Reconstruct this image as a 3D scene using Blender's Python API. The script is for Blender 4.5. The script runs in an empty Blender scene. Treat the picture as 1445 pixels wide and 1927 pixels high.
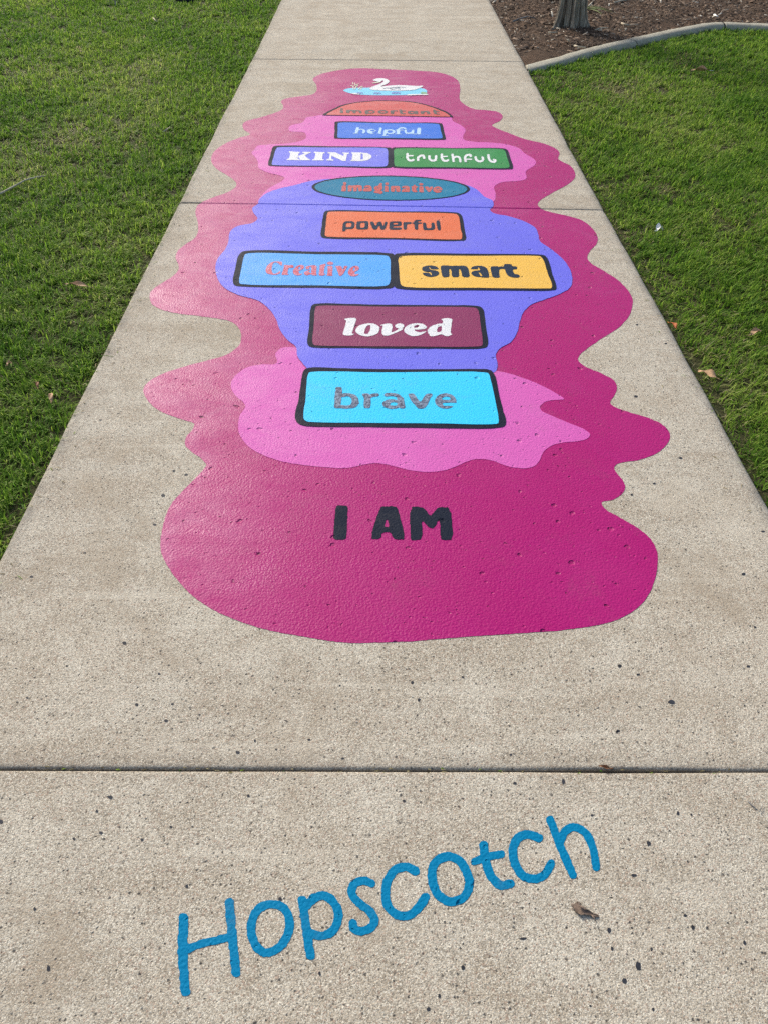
import bpy, bmesh, math, random
import numpy as np
from mathutils import Vector, Matrix
random.seed(7); RNG = np.random.default_rng(11)
SC = bpy.context.scene; COL = SC.collection

# ------------------------------------------------------------------ camera
CAM_H = 1.5; PITCH = math.radians(42.68); FPX = 1447.0; PW, PH = 1445.0, 1927.0
cam_d = bpy.data.cameras.new('camera'); cam = bpy.data.objects.new('camera', cam_d); COL.objects.link(cam)
cam.location = (0, 0, CAM_H); cam.rotation_euler = (math.pi/2 - PITCH, 0, 0)
cam_d.sensor_fit = 'VERTICAL'; cam_d.sensor_height = 36; cam_d.lens = 36*FPX/PH
cam_d.clip_start = 0.05; cam_d.clip_end = 1000
SC.camera = cam
# ------------------------------------------------------------------ light
SUN_EL, SUN_AZ = math.radians(31), math.radians(-33)      # azimuth from +Y, negative = left
w = bpy.data.worlds.new('World'); SC.world = w; w.use_nodes = True
nt = w.node_tree; bg = nt.nodes['Background']
sky = nt.nodes.new('ShaderNodeTexSky'); sky.sky_type = 'NISHITA'; sky.sun_disc = False
sky.sun_elevation = SUN_EL; sky.sun_rotation = SUN_AZ % (2*math.pi)
sky.air_density = 1.0; sky.dust_density = 3.0; sky.ozone_density = 0.6
nt.links.new(sky.outputs[0], bg.inputs[0]); bg.inputs[1].default_value = 0.125
sd = bpy.data.lights.new('sun', 'SUN'); sd.energy = 2.65; sd.angle = math.radians(16); sd.color = (1, .94, .86)
sun = bpy.data.objects.new('sun', sd); COL.objects.link(sun); sun.location = (-3, 3, 6)
S = Vector((math.sin(SUN_AZ)*math.cos(SUN_EL), math.cos(SUN_AZ)*math.cos(SUN_EL), math.sin(SUN_EL)))
sun.rotation_euler = S.to_track_quat('Z', 'Y').to_euler()
SC.view_settings.view_transform = 'Standard'; SC.view_settings.look = 'None'
SC.view_settings.gamma = 1; SC.view_settings.exposure = 0.47
SC.cycles.use_denoising = False

# ------------------------------------------------------------------ helpers
CP, SP = math.cos(PITCH), math.sin(PITCH)
def at(px, py, z=0.0):
    """point of the ground plane (height z) that the photo shows at this place"""
    a = (np.asarray(px, float) - PW/2)/FPX; b = -(np.asarray(py, float) - PH/2)/FPX
    dy = CP + b*SP; dz = -SP + b*CP
    t = (z - CAM_H)/dz
    return a*t, dy*t
def at3(px, py, z=0.0):
    x, y = at(px, py, z); return Vector((float(x), float(y), z))

def tag(o, label=None, cat=None, group=None, kind=None):
    if label: o['label'] = label
    if cat: o['category'] = cat
    if group: o['group'] = group
    if kind: o['kind'] = kind
    return o
def empty(name, loc=(0, 0, 0)):
    o = bpy.data.objects.new(name, None); COL.objects.link(o); o.location = loc; o.empty_display_size = .1; return o
def link_mesh(name, me, m, parent=None, smooth=False):
    o = bpy.data.objects.new(name, me); COL.objects.link(o)
    for mm in (m if isinstance(m, (list, tuple)) else [m]): me.materials.append(mm)
    if smooth: me.polygons.foreach_set('use_smooth', np.ones(len(me.polygons), bool))
    if parent:
        o.parent = parent; o.matrix_parent_inverse = Matrix.Translation(-Vector(parent.location))
    return o
def obj(name, verts, faces, m, parent=None, smooth=False):
    me = bpy.data.meshes.new(name); me.from_pydata([tuple(v) for v in verts], [], faces); me.update()
    return link_mesh(name, me, m, parent, smooth)
def tri_mesh(name, V, F):
    me = bpy.data.meshes.new(name); me.vertices.add(len(V)); me.vertices.foreach_set('co', np.asarray(V, np.float32).ravel())
    me.loops.add(F.size); me.loops.foreach_set('vertex_index', F.astype(np.int32).ravel())
    me.polygons.add(len(F)); me.polygons.foreach_set('loop_start', np.arange(0, F.size, F.shape[1], dtype=np.int32))
    me.update(calc_edges=True); return me
def fattr(me, name, arr):
    a = me.attributes.new(name, 'FLOAT', 'POINT'); a.data.foreach_set('value', np.asarray(arr, np.float32))

def vnoise(x, y, seed=0):
    """value noise in [0,1]"""
    x = np.asarray(x, float); y = np.asarray(y, float)
    xi = np.floor(x).astype(np.int64); yi = np.floor(y).astype(np.int64); fx = x-xi; fy = y-yi
    fx = fx*fx*(3-2*fx); fy = fy*fy*(3-2*fy)
    def h(i, j):
        n = (i*374761393 + j*668265263 + seed*974634 + 12345) & 0x7fffffff
        n = ((n ^ (n >> 13))*1274126177) & 0x7fffffff
        return ((n ^ (n >> 16)) & 0xffff)/65535.0
    return (h(xi, yi)*(1-fx)+h(xi+1, yi)*fx)*(1-fy) + (h(xi, yi+1)*(1-fx)+h(xi+1, yi+1)*fx)*fy
def fbm(x, y, seed=0, o=3):
    return sum(vnoise(x*2**k, y*2**k, seed+k)*.5**k for k in range(o))/sum(.5**k for k in range(o))

# ------------------------------------------------------------------ materials
class NM:
    def __init__(s, name):
        s.m = bpy.data.materials.new(name); s.m.use_nodes = True; s.t = s.m.node_tree; s.b = s.t.nodes['Principled BSDF']
        s.out = s.t.nodes['Material Output']; s.pos = s.n('NewGeometry').outputs['Position']
    def n(s, typ, **kw):
        nd = s.t.nodes.new('ShaderNode'+typ)
        for k, v in kw.items(): setattr(nd, k, v)
        return nd
    def set(s, sock, v):
        if isinstance(v, bpy.types.NodeSocket): s.t.links.new(v, sock)
        else: sock.default_value = v
    def math(s, op, a, b=0.0, c=0.0, clamp=False):
        nd = s.n('Math', operation=op, use_clamp=clamp)
        for i, v in enumerate((a, b, c)): s.set(nd.inputs[i], v)
        return nd.outputs[0]
    def scaled(s, sc):
        nd = s.n('Mapping'); s.set(nd.inputs['Vector'], s.pos); nd.inputs['Scale'].default_value = sc; return nd.outputs[0]
    def noise(s, scale, detail=3, rough=.5, vec=None, dist=0.):
        nd = s.n('TexNoise'); s.set(nd.inputs['Vector'], vec or s.pos); nd.inputs['Scale'].default_value = scale
        nd.inputs['Detail'].default_value = detail; nd.inputs['Roughness'].default_value = rough; nd.inputs['Distortion'].default_value = dist
        return nd.outputs['Fac']
    def vor(s, scale, vec=None, rnd=1.):
        nd = s.n('TexVoronoi'); s.set(nd.inputs['Vector'], vec or s.pos); nd.inputs['Scale'].default_value = scale
        nd.inputs['Randomness'].default_value = rnd
        sep = s.n('SeparateColor'); s.t.links.new(nd.outputs['Color'], sep.inputs[0])
        return nd.outputs['Distance'], sep.outputs[0], sep.outputs[1], sep.outputs[2]
    def remap(s, v, a, b, c=0., d=1., smooth=False):
        nd = s.n('MapRange', interpolation_type='SMOOTHSTEP' if smooth else 'LINEAR')
        for i, q in enumerate((v, a, b, c, d)): s.set(nd.inputs[i], q)
        return nd.outputs[0]
    def mix(s, f, a, b, mode='MIX'):
        nd = s.n('Mix', data_type='RGBA', blend_type=mode)
        s.set(nd.inputs[0], f); s.set(nd.inputs[6], c4(a)); s.set(nd.inputs[7], c4(b)); return nd.outputs[2]
    def ramp(s, v, stops):
        nd = s.n('ValToRGB'); s.set(nd.inputs[0], v); e = nd.color_ramp.elements
        while len(e) < len(stops): e.new(.5)
        for q, (p, c) in zip(e, stops): q.position = p; q.color = c4(c)
        return nd.outputs[0]
    def attr(s, name):
        return s.n('Attribute', attribute_name=name).outputs['Fac']
    def bump(s, h, dist=.002, strength=1.):
        nd = s.n('Bump'); s.set(nd.inputs['Height'], h); nd.inputs['Distance'].default_value = dist; nd.inputs['Strength'].default_value = strength
        s.t.links.new(nd.outputs[0], s.b.inputs['Normal']); return nd.outputs[0]
    def base(s, c, rough=.8, spec=.3):
        s.set(s.b.inputs['Base Color'], c4(c)); s.set(s.b.inputs['Roughness'], rough); s.set(s.b.inputs['Specular IOR Level'], spec); return s.m
def c4(c):
    return c if isinstance(c, bpy.types.NodeSocket) else (tuple(c)+(1,) if len(c) == 3 else tuple(c))
def lin(r, g, b):
    f = lambda v: (v/255/12.92) if v/255 <= .04045 else ((v/255+.055)/1.055)**2.4
    return (f(r), f(g), f(b))

def pits(M, scale, keep, r0, r1):
    """sparse round dents: 1 in a dent, 0 outside"""
    warp = M.n('VectorMath', operation='ADD'); M.set(warp.inputs[0], M.pos)
    nz = M.n('TexNoise'); nz.inputs['Scale'].default_value = scale*1.7; M.set(nz.inputs['Vector'], M.pos)
    sc = M.n('VectorMath', operation='SCALE'); M.t.links.new(nz.outputs['Color'], sc.inputs[0]); sc.inputs['Scale'].default_value = .55/scale
    M.t.links.new(sc.outputs[0], warp.inputs[1])
    d, r, g, b = M.vor(scale, warp.outputs[0])
    on = M.math('LESS_THAN', r, keep)
    rad = M.remap(M.math('MULTIPLY', g, g), 0, 1, r0, r1)
    return M.math('MULTIPLY', on, M.remap(d, M.math('MULTIPLY', rad, .45), rad, 1., 0.)), b

def concrete_mat(name, tone=(.472, .414, .322), agg=True, edge=False):
    M = NM(name); T = lambda k, w=0.: tuple(v*k*(1-w*i) for i, v in enumerate(tone))
    big = M.noise(1.3, 4, .6); band = M.noise(1.0, 5, .62, M.scaled((1.6, 7., 1.)), .5); blot = M.noise(7.5, 4, .6, None, .4)
    mid = M.noise(42, 4, .65); fine = M.noise(420, 2, .6)
    d, r, g, b = M.vor(300)                       # sand and fine stone, about 3 mm
    dd, rr, gg, bb = M.vor(560)                   # sand, under 2 mm
    c = M.mix(M.remap(big, .3, .7), tone, T(.97, -.05))
    c = M.mix(M.remap(band, .44, .66, 0, .95, True), c, T(.76, .035))
    c = M.mix(M.remap(blot, .48, .66, 0, .85, True), c, T(.80, .03))
    c = M.mix(M.remap(blot, .32, .47, .7, 0, True), c, T(1.16, -.05))
    c = M.mix(M.remap(mid, .52, .74, 0, .5), c, T(1.25, -.04))
    c = M.mix(M.remap(mid, .28, .46, .32, 0), c, T(.72, .03))
    c = M.mix(M.remap(r, .25, 1., .0, .45), c, T(1.5, -.06))
    c = M.mix(M.math('MULTIPLY', M.math('LESS_THAN', g, .20), .50), c, T(.42, .02))
    c = M.mix(M.math('MULTIPLY', M.math('GREATER_THAN', b, .93), .40), c, (.36, .22, .16))
    c = M.mix(M.math('MULTIPLY', M.math('LESS_THAN', rr, .17), .62), c, T(.30))
    c = M.mix(M.math('MULTIPLY', M.math('GREATER_THAN', rr, .86), .55), c, T(1.75, -.1))
    stain = M.noise(2.2, 5, .66, None, .9)
    c = M.mix(M.remap(stain, .52, .68, 0, .55, True), c, T(.74, .05))
    c = M.mix(M.remap(stain, .30, .42, .4, 0, True), c, T(1.14, -.03))
    stre = M.noise(1., 4, .6, M.scaled((1.1, 24., 1.)), .3)
    c = M.mix(M.remap(stre, .58, .72, 0, .35), c, T(1.4, -.06))
    clus = M.remap(M.noise(3.2, 3, .6), .38, .66, .25, 1.)
    p1, q1 = pits(M, 58, .36, .07, .28); p2, q2 = pits(M, 118, .46, .16, .42); p3, q3 = pits(M, 24, .16, .04, .15)
    p1 = M.math('MULTIPLY', p1, clus)
    if agg:
        c = M.mix(M.math('MULTIPLY', p2, .8), c, M.mix(M.remap(q2, .5, .95), (.022, .022, .026), (.15, .125, .10)))
        c = M.mix(M.math('MULTIPLY', p1, .92), c, M.mix(M.remap(q1, .6, .8), (.020, .022, .030), (.16, .18, .21)))
        c = M.mix(M.math('MULTIPLY', p3, .85), c, M.mix(M.remap(q3, .35, .45), (.02, .022, .03), (.52, .52, .52)))
    if edge:
        e = M.math('MULTIPLY', M.attr('edge'), M.remap(M.noise(9, 4, .6), .3, .65, .15, .8))
        c = M.mix(e, c, (.15, .15, .14))
        c = M.mix(M.math('MULTIPLY', M.attr('joint'), M.remap(M.noise(14, 4, .6), .25, .6, .15, .5)), c, (.14, .12, .10))
    h = M.math('ADD', M.math('MULTIPLY', M.noise(210, 4, .65), 1.3), M.math('MULTIPLY', fine, .6))
    h = M.math('SUBTRACT', h, M.math('MULTIPLY', p1, 1.)); h = M.math('SUBTRACT', h, M.math('MULTIPLY', p2, .9)); h = M.math('ADD', h, M.math('MULTIPLY', d, -.7))
    M.bump(h, .0009, .9)
    return M.base(c, .9, .15)

def paint_mat(name, col, worn=None, mott=.18, rough=.46, patch=0., sub=1., spec=.20, left=0.):
    """acrylic paint over rough concrete; worn = colour where the coat is thin; gloss varies with the coat"""
    M = NM(name); worn = worn or tuple(min(1, v*1.25+.03) for v in col)
    big = M.noise(2.4, 5, .62, None, .5); br = M.noise(4, 6, .68, M.scaled((1., 1.7, 1.)), 1.2); mid = M.noise(60, 3, .6)
    c = M.mix(M.math('MULTIPLY', M.remap(big, .42, .72, smooth=True), mott*.5), col, worn)
    c = M.mix(M.math('MULTIPLY', M.remap(br, .50, .74, smooth=True), mott*.6), c, worn)
    c = M.mix(M.remap(mid, .35, .75, .12, 0), c, tuple(v*.72 for v in col))
    if left:                                    # paler blotches, stronger towards the left side of the mural
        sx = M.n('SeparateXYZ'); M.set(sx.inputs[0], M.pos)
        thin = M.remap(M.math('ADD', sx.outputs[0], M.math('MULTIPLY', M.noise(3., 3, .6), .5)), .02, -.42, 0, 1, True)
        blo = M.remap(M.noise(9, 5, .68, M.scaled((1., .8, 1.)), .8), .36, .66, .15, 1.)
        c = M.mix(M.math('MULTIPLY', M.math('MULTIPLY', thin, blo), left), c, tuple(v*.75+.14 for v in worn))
    if patch:                                   # coat rubbed thin: grain of the concrete shows in specks
        sp = M.noise(105, 5, .75); c = M.mix(M.remap(sp, .46, .57, 0, patch), c, worn)
    dirt = M.math('MULTIPLY', M.remap(M.noise(6, 6, .72, None, .6), .52, .75, 0, .20, True), M.remap(M.noise(140, 3, .6), .35, .6))
    c = M.mix(dirt, c, (.16, .13, .11))
    p1, q1 = pits(M, 30, .42, .07, .30); p2, q2 = pits(M, 75, .26, .12, .34); p3, q3 = pits(M, 10.5, .30, .03, .13)
    c = M.mix(M.math('MULTIPLY', M.math('MULTIPLY', p1, M.math('LESS_THAN', q1, .15)), .8), c, (.03, .025, .03))
    c = M.mix(M.math('MULTIPLY', M.math('MAXIMUM', p1, p3), .38), c, tuple(v*.45 for v in col))
    h = M.math('ADD', M.math('MULTIPLY', M.noise(150, 4, .65), .75), M.math('MULTIPLY', M.vor(165)[0], -.65))
    for p, a in ((p1, 3.2), (p2, 1.6), (p3, 5.4)): h = M.math('SUBTRACT', h, M.math('MULTIPLY', p, a))
    M.bump(h, .0012*sub, 1.)
    rg = M.math('ADD', M.remap(br, .38, .68, rough+.14, rough-.08), M.remap(mid, .3, .7, -.05, .06))
    return M.base(c, rg, spec)

def simple_mat(name, col, var=.25, scale=25, rough=.75, spec=.25, bump=.001, bscale=120):
    M = NM(name); v = M.noise(scale, 4, .6)
    c = M.mix(M.remap(v, .3, .7), tuple(k*(1-var) for k in col), tuple(min(1, k*(1+var)) for k in col))
    if bump: M.bump(M.noise(bscale, 3, .6), bump, .8)
    return M.base(c, rough, spec)

MAT = {}
MAT['concrete'] = concrete_mat('path concrete', edge=True)
MAT['stone'] = simple_mat('dark aggregate', (.028, .031, .04), .4, 60, .7)
MAT['edging'] = concrete_mat('edging concrete', (.41, .38, .295), agg=False)
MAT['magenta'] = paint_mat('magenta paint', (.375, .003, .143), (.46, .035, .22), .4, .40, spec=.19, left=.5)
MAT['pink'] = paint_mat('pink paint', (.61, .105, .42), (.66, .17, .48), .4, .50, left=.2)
MAT['lilac'] = paint_mat('lilac paint', (.135, .140, .73), (.21, .22, .76), .5)
MAT['black'] = paint_mat('charcoal paint', (.010, .015, .030), (.018, .025, .044), .4, .55, spec=.07)
MAT['turquoise'] = paint_mat('turquoise paint', (.03, .58, .93), (.07, .63, .94), .3, spec=.14)
MAT['maroon'] = paint_mat('maroon paint', (.22, .016, .095), (.28, .04, .14), .4)
MAT['sky blue'] = paint_mat('sky blue paint', (.055, .34, .82), (.12, .42, .84), .35)
MAT['yellow'] = paint_mat('yellow paint', (.80, .47, .075), (.82, .54, .17), .35)
MAT['orange'] = paint_mat('orange paint', (.70, .145, .05), (.72, .25, .14), .4)
MAT['teal'] = paint_mat('teal paint', (.0, .185, .33), (.01, .23, .38), .4, spec=.10)
MAT['periwinkle'] = paint_mat('periwinkle paint', (.145, .165, .72), (.27, .29, .76), .4)
MAT['green'] = paint_mat('green paint', (.012, .235, .05), (.04, .29, .09), .4)
MAT['blue'] = paint_mat('blue paint', (.012, .15, .66), (.05, .21, .70), .4)
MAT['coral'] = paint_mat('coral paint', (.56, .075, .072), (.64, .20, .20), .5)
MAT['white'] = paint_mat('white paint', (.74, .75, .76), (.62, .66, .68), .5)
MAT['patchy white'] = paint_mat('thin white paint', (.76, .77, .78), (.55, .60, .63), .5, patch=.4)
MAT['pale blue'] = paint_mat('pale blue paint', (.48, .68, .84), (.30, .52, .82), .5, patch=.4)
MAT['grey'] = paint_mat('thin grey paint', (.055, .07, .125), (.27, .36, .48), .4, patch=.8)
MAT['red'] = paint_mat('thin red paint', (.52, .05, .085), (.58, .30, .42), .4, patch=.75)
MAT['rust'] = paint_mat('thin rust paint', (.50, .055, .045), (.38, .16, .17), .4, patch=.45)
MAT['slate'] = paint_mat('slate paint', (.016, .032, .062), (.03, .05, .09), .4, .55, spec=.08)
MAT['grey brown'] = paint_mat('grey brown paint', (.095, .075, .078), (.14, .12, .12), .4)
MAT['cyan'] = paint_mat('cyan blue paint', (.0, .19, .38), (.0, .225, .43), .3, .6, spec=.08)
MAT['pond'] = paint_mat('pond blue paint', (.19, .60, .82), (.30, .68, .84), .3)
MAT['lily'] = paint_mat('lily purple paint', (.20, .27, .60), (.2, .36, .66), .3)
MAT['leaf paint'] = paint_mat('leaf green paint', (.22, .42, .24), (.4, .55, .35), .3)
MAT['reed paint'] = paint_mat('reed cream paint', (.66, .68, .52), (.5, .6, .4), .3)

# ------------------------------------------------------------------ path: edges, joints, slabs
def world_pts(pts): return np.array([at(*p) for p in pts])
LE = world_pts([(0, 1047), (182, 687), (338, 379), (411, 232), (474.6, 112), (529, 0)])
RE = world_pts([(1445, 950), (1311, 706), (1221, 545), (1132.4, 387), (1084.8, 300), (988.6, 124.5), (920.7, 0)])
def edge_fn(P):
    k, c = np.polyfit(P[:, 1], P[:, 0], 1)
    res = P[:, 0]-(k*P[:, 1]+c)
    return lambda y: k*np.asarray(y, float)+c+np.interp(y, P[:, 1], res, left=0, right=0)
XL, XR = edge_fn(LE), edge_fn(RE)
def joint_line(p, q):
    a, b = np.array(at(*p)), np.array(at(*q)); m = (b[1]-a[1])/(b[0]-a[0])
    return a[1]-m*a[0], m                                  # y = c + m x
JN = [joint_line((0, 1447), (1445, 1451)), joint_line((335, 381.5), (1135, 395)), joint_line((475, 111), (980, 116))]
L01 = JN[1][0]-JN[0][0]; L12 = JN[2][0]-JN[1][0]
JN = [(JN[0][0]-L01, 0.)] + JN + [(JN[2][0]+L12*(k+1), JN[2][1]) for k in range(4)]
GAP, RAD, DEEP = .0018, .008, .006
def prof(d, r=RAD, deep=DEEP):
    d = np.clip(d, 0, r); return -deep*(1-np.sqrt(np.maximum(0, 1-((r-d)/r)**2)))
def joint_dist(x, y):
    return np.min([np.abs(y-c-m*x)/math.hypot(1, m) for c, m in JN], axis=0)

def build_path():
    V, F, E, Jt = [], [], [], []
    near = [0, .001, .0025, .005, .008, .012, .02, .045]
    for (ca, ma), (cb, mb) in zip(JN[:-1], JN[1:]):
        L = cb-ca-2*GAP
        us = near + list(np.linspace(.15, L-.15, 14)) + [L-d for d in reversed(near)]
        ts_n = near; nu = len(us); base = len(V)
        row0 = None
        for u in us:
            def ends(side):
                x = -1. if side == 0 else 1.
                for _ in range(3):
                    y = (ca+ma*x+GAP)+(u/L)*((cb+mb*x-GAP)-(ca+ma*x+GAP)); x = float((XL if side == 0 else XR)(y))
                return x, y
            (xl, yl), (xr, yr) = ends(0), ends(1); W = xr-xl
            ts = ts_n + list(np.linspace(.14, W-.14, 9)) + [W-d for d in reversed(ts_n)]
            nv = len(ts)
            for t in ts:
                x = xl+t; y = yl+(yr-yl)*t/W
                de = min(t, W-t); dj = min(u, L-u)
                z = float(min(prof(de, .02, .014), prof(dj)))
                wob = (fbm(x*7, y*7, 3)-.5)*.014*max(0, 1-de/.085) + (vnoise(x*45, y*45, 5)-.5)*.004*max(0, 1-de/.02)
                woj = ((fbm(x*16, y*16, 8)-.5)*.006+(max(0, vnoise(x*9, y*3, 9)-.75))*.02)*max(0, 1-dj/.02)
                V.append((x+wob, y+(woj if u < L/2 else -woj*.6), z))
                E.append(max(0, 1-de/.05)); Jt.append(max(0, 1-dj/(.045 if u < L/2 else .012))**1.5)
        nv = len(ts)
        for i in range(nu-1):
            for j in range(nv-1):
                a = base+i*nv+j; F.append((a, a+1, a+nv+1, a+nv))
        rim = [base+j for j in range(nv)] + [base+i*nv+nv-1 for i in range(1, nu)] + \
              [base+(nu-1)*nv+j for j in range(nv-2, -1, -1)] + [base+i*nv for i in range(nu-2, 0, -1)]
        low = len(V)
        for k in rim: V.append((V[k][0], V[k][1], -.11)); E.append(1); Jt.append(1)
        n = len(rim)
        for k in range(n):
            F.append((rim[k], low+k, low+(k+1) % n, rim[(k+1) % n]))
    nslab = len(F)
    # larger dark stones showing at the worn surface
    for px, py, rx, ry in STONES:
        n = 9; k0 = len(V); ph = random.random()*6
        for i in range(n):
            a = 2*math.pi*i/n; q = random.uniform(.75, 1.15)
            X, Y = at(px+rx*q*math.cos(a), py+ry*q*math.sin(a), .0006)
            V.append((float(X), float(Y), .0006)); E.append(0); Jt.append(0)
        F.append(tuple(range(k0+n-1, k0-1, -1)))
    me = bpy.data.meshes.new('path'); me.from_pydata(V, [], F); me.update()
    fattr(me, 'edge', E); fattr(me, 'joint', Jt)
    mi = np.zeros(len(F), np.int32); mi[nslab:] = 1
    o = link_mesh('path', me, [MAT['concrete'], MAT['stone']]); me.polygons.foreach_set('material_index', mi)
    sm = np.ones(len(F), bool); sm[nslab:] = False; me.polygons.foreach_set('use_smooth', sm)
    tag(o, kind='structure', label='buff concrete path of long slabs running away between lawns')
    return o
STONES = [(92, 1822, 4, 7), (602, 1832, 3, 4), (1200, 1818, 6, 9), (1174, 1846, 5, 6), (1263, 1321, 7, 4), (258, 1326, 4, 3), (235, 1210, 4, 3),
    (1145, 1750, 4, 5), (1303, 1745, 4, 5), (1400, 1774, 3, 4), (1225, 1786, 2.5, 4), (1059, 1471, 3, 5), (209, 1500, 5, 4), (204, 1499, 2, 2), (183, 1526, 3, 3),
    (983, 1766, 8, 2.5), (1151, 1785, 3, 4), (1288, 1722, 3, 3), (871, 1821, 4, 4), (806, 1899, 4, 4), (826, 1874, 3, 4), (1228, 1899, 3, 3), (573, 1742, 3, 3),
    (775, 1284, 3, 3), (788, 1317, 3, 3), (870, 1274, 3, 2), (1162, 1375, 4, 2.5), (1165, 1253, 4, 3), (1200, 1269, 3, 2), (1407, 1254, 4, 2.5), (1160, 1377, 3, 2),
    (313, 1356, 4, 3), (325, 1325, 3, 2), (448, 1416, 5, 3), (480, 1394, 2, 3), (376, 1345, 2, 2), (52, 1313, 3, 2), (126, 1253, 2, 2), (300, 1268, 3, 2),
    (520, 1410, 2, 2), (582, 1392, 3, 2), (645, 1427, 3, 2), (640, 1290, 2, 2), (468, 1498, 3, 3), (268, 1580, 3, 3), (322, 1556, 3, 2), (190, 1567, 4, 3), (2, 1546, 5, 4),
    (352, 1668, 3, 4), (140, 1578, 3, 3), (528, 1692, 4, 4), (1220, 1587, 4, 5), (1192, 1647, 5, 3), (1275, 1530, 3, 4), (1300, 1533, 2, 3), (1113, 1534, 3, 2), (968, 1474, 4, 3),
    (308, 932, 4, 2.5), (351, 893, 4, 2), (328, 886, 3, 2), (292, 987, 4, 2), (1188, 931, 3, 2), (1230, 910, 3, 2), (1280, 862, 4, 2), (1195, 746, 4, 2), (1198, 611, 2.5, 1.5), (1252, 646, 2.5, 1.5),
    (1435, 1000, 4, 2), (1398, 1080, 4, 2.5), (1420, 1180, 3, 2), (60, 1085, 4, 2), (160, 1040, 3, 1.5), (190, 790, 2.5, 1.5), (66, 1710, 3, 3), (1110, 1893, 3, 2), (960, 1420, 3, 2), (760, 1447+60, 3, 3)]
build_path()
# compacted base under the slabs
bx = lambda y: (float(XL(y))-.02, float(XR(y))+.02)

# ------------------------------------------------------------------ painted shapes
def catmull(P, n=6, closed=True):
    """centripetal curve through the points (no loops where spacing is uneven)"""
    P = np.array(P, float); N = len(P); out = []
    for i in range(N if closed else N-1):
        if closed: p0, p1, p2, p3 = P[i-1], P[i], P[(i+1) % N], P[(i+2) % N]
        else:
            p1, p2 = P[i], P[i+1]; p0 = P[i-1] if i else 2*p1-p2; p3 = P[i+2] if i+2 < N else 2*p2-p1
        k = lambda a, b: max(np.linalg.norm(b-a)**.5, 1e-4)
        t1 = k(p0, p1); t2 = t1+k(p1, p2); t3 = t2+k(p2, p3)
        for j in range(n):
            t = t1+(t2-t1)*j/n
            A1 = (t1-t)/t1*p0+t/t1*p1; A2 = (t2-t)/(t2-t1)*p1+(t-t1)/(t2-t1)*p2; A3 = (t3-t)/(t3-t2)*p2+(t-t2)/(t3-t2)*p3
            B1 = (t2-t)/t2*A1+t/t2*A2; B2 = (t3-t)/(t3-t1)*A2+(t-t1)/(t3-t1)*A3
            out.append((t2-t)/(t2-t1)*B1+(t-t1)/(t2-t1)*B2)
    if not closed: out.append(P[-1])
    return np.array(out)
LAYER = .0008
def sheet(name, pts, m, layer, parent=None, smooth=9, jit=.8):
    """a coat of paint lying on the slabs, following the joint it crosses"""
    z = LAYER*layer
    P = catmull(pts, smooth) if smooth else np.array(pts, float)
    if jit:
        sc = np.clip((P[:, 1]+371)/1200, .3, 1.5)*jit
        P = P + np.stack([(fbm(P[:, 0]*.15, P[:, 1]*.2, 21, 4)-.5)*2.6*sc, (fbm(P[:, 0]*.15, P[:, 1]*.2, 31, 4)-.5)*1.8*sc], 1)
    X, Y = at(P[:, 0], P[:, 1], z)
    bm = bmesh.new(); vs = [bm.verts.new((x, y, z)) for x, y in zip(X, Y)]
    f = bm.faces.new(vs); f.normal_update()
    if f.normal.z < 0: f.normal_flip()
    bmesh.ops.triangulate(bm, faces=bm.faces[:])
    for c, m_ in JN[1:4]:
        if not (Y.min() < c+.1 and Y.max() > c-.1): continue
        no = Vector((-m_, 1, 0)).normalized()
        for off in (-.013, -.010, -.007, -.0045, -.003, -.0022, 0, .0022, .003, .0045, .007, .010, .013):
            bmesh.ops.bisect_plane(bm, geom=bm.verts[:]+bm.edges[:]+bm.faces[:], dist=1e-6, plane_co=Vector((0, c, 0))+no*off, plane_no=no)
    for v in bm.verts:
        d = float(joint_dist(v.co.x, v.co.y)); v.co.z = z+max(float(prof(d-GAP)), -.0024) - (.0010 if d < .0012 else 0)
    me = bpy.data.meshes.new(name); bm.to_mesh(me); bm.free()
    return link_mesh(name, me, m, parent)

# --- lettering: each letter is a field of strokes and outlines, meshed on the ground
def sd_poly(X, Y, P):
    d = np.full(X.shape, 1e9); ins = np.zeros(X.shape, bool); n = len(P)
    for i in range(n):
        x0, y0 = P[i-1]; x1, y1 = P[i]
        ex, ey = x1-x0, y1-y0; L = ex*ex+ey*ey+1e-12
        t = np.clip(((X-x0)*ex+(Y-y0)*ey)/L, 0, 1)
        d = np.minimum(d, np.hypot(X-x0-t*ex, Y-y0-t*ey))
        if y0 != y1:
            c = ((y0 > Y) != (y1 > Y)) & (X < (x1-x0)*(Y-y0)/(y1-y0)+x0); ins ^= c
    return np.where(ins, -d, d)
def sd_stroke(X, Y, P, wx, wy):
    k = wx/wy; d = np.full(X.shape, 1e9)
    for (x0, y0), (x1, y1) in zip(P[:-1], P[1:]):
        ex, ey = x1-x0, (y1-y0)*k; L = ex*ex+ey*ey+1e-12
        t = np.clip(((X-x0)*ex+(Y-y0)*k*ey)/L, 0, 1)
        d = np.minimum(d, np.hypot(X-x0-t*ex, (Y-y0)*k-t*ey))
    return (d-wx/2)/max(1., k)
def chaikin(P):
    P = np.array(P, float); Q = np.roll(P, -1, 0)
    return np.stack([P*.8+Q*.2, P*.2+Q*.8], 1).reshape(-1, 2)
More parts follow.
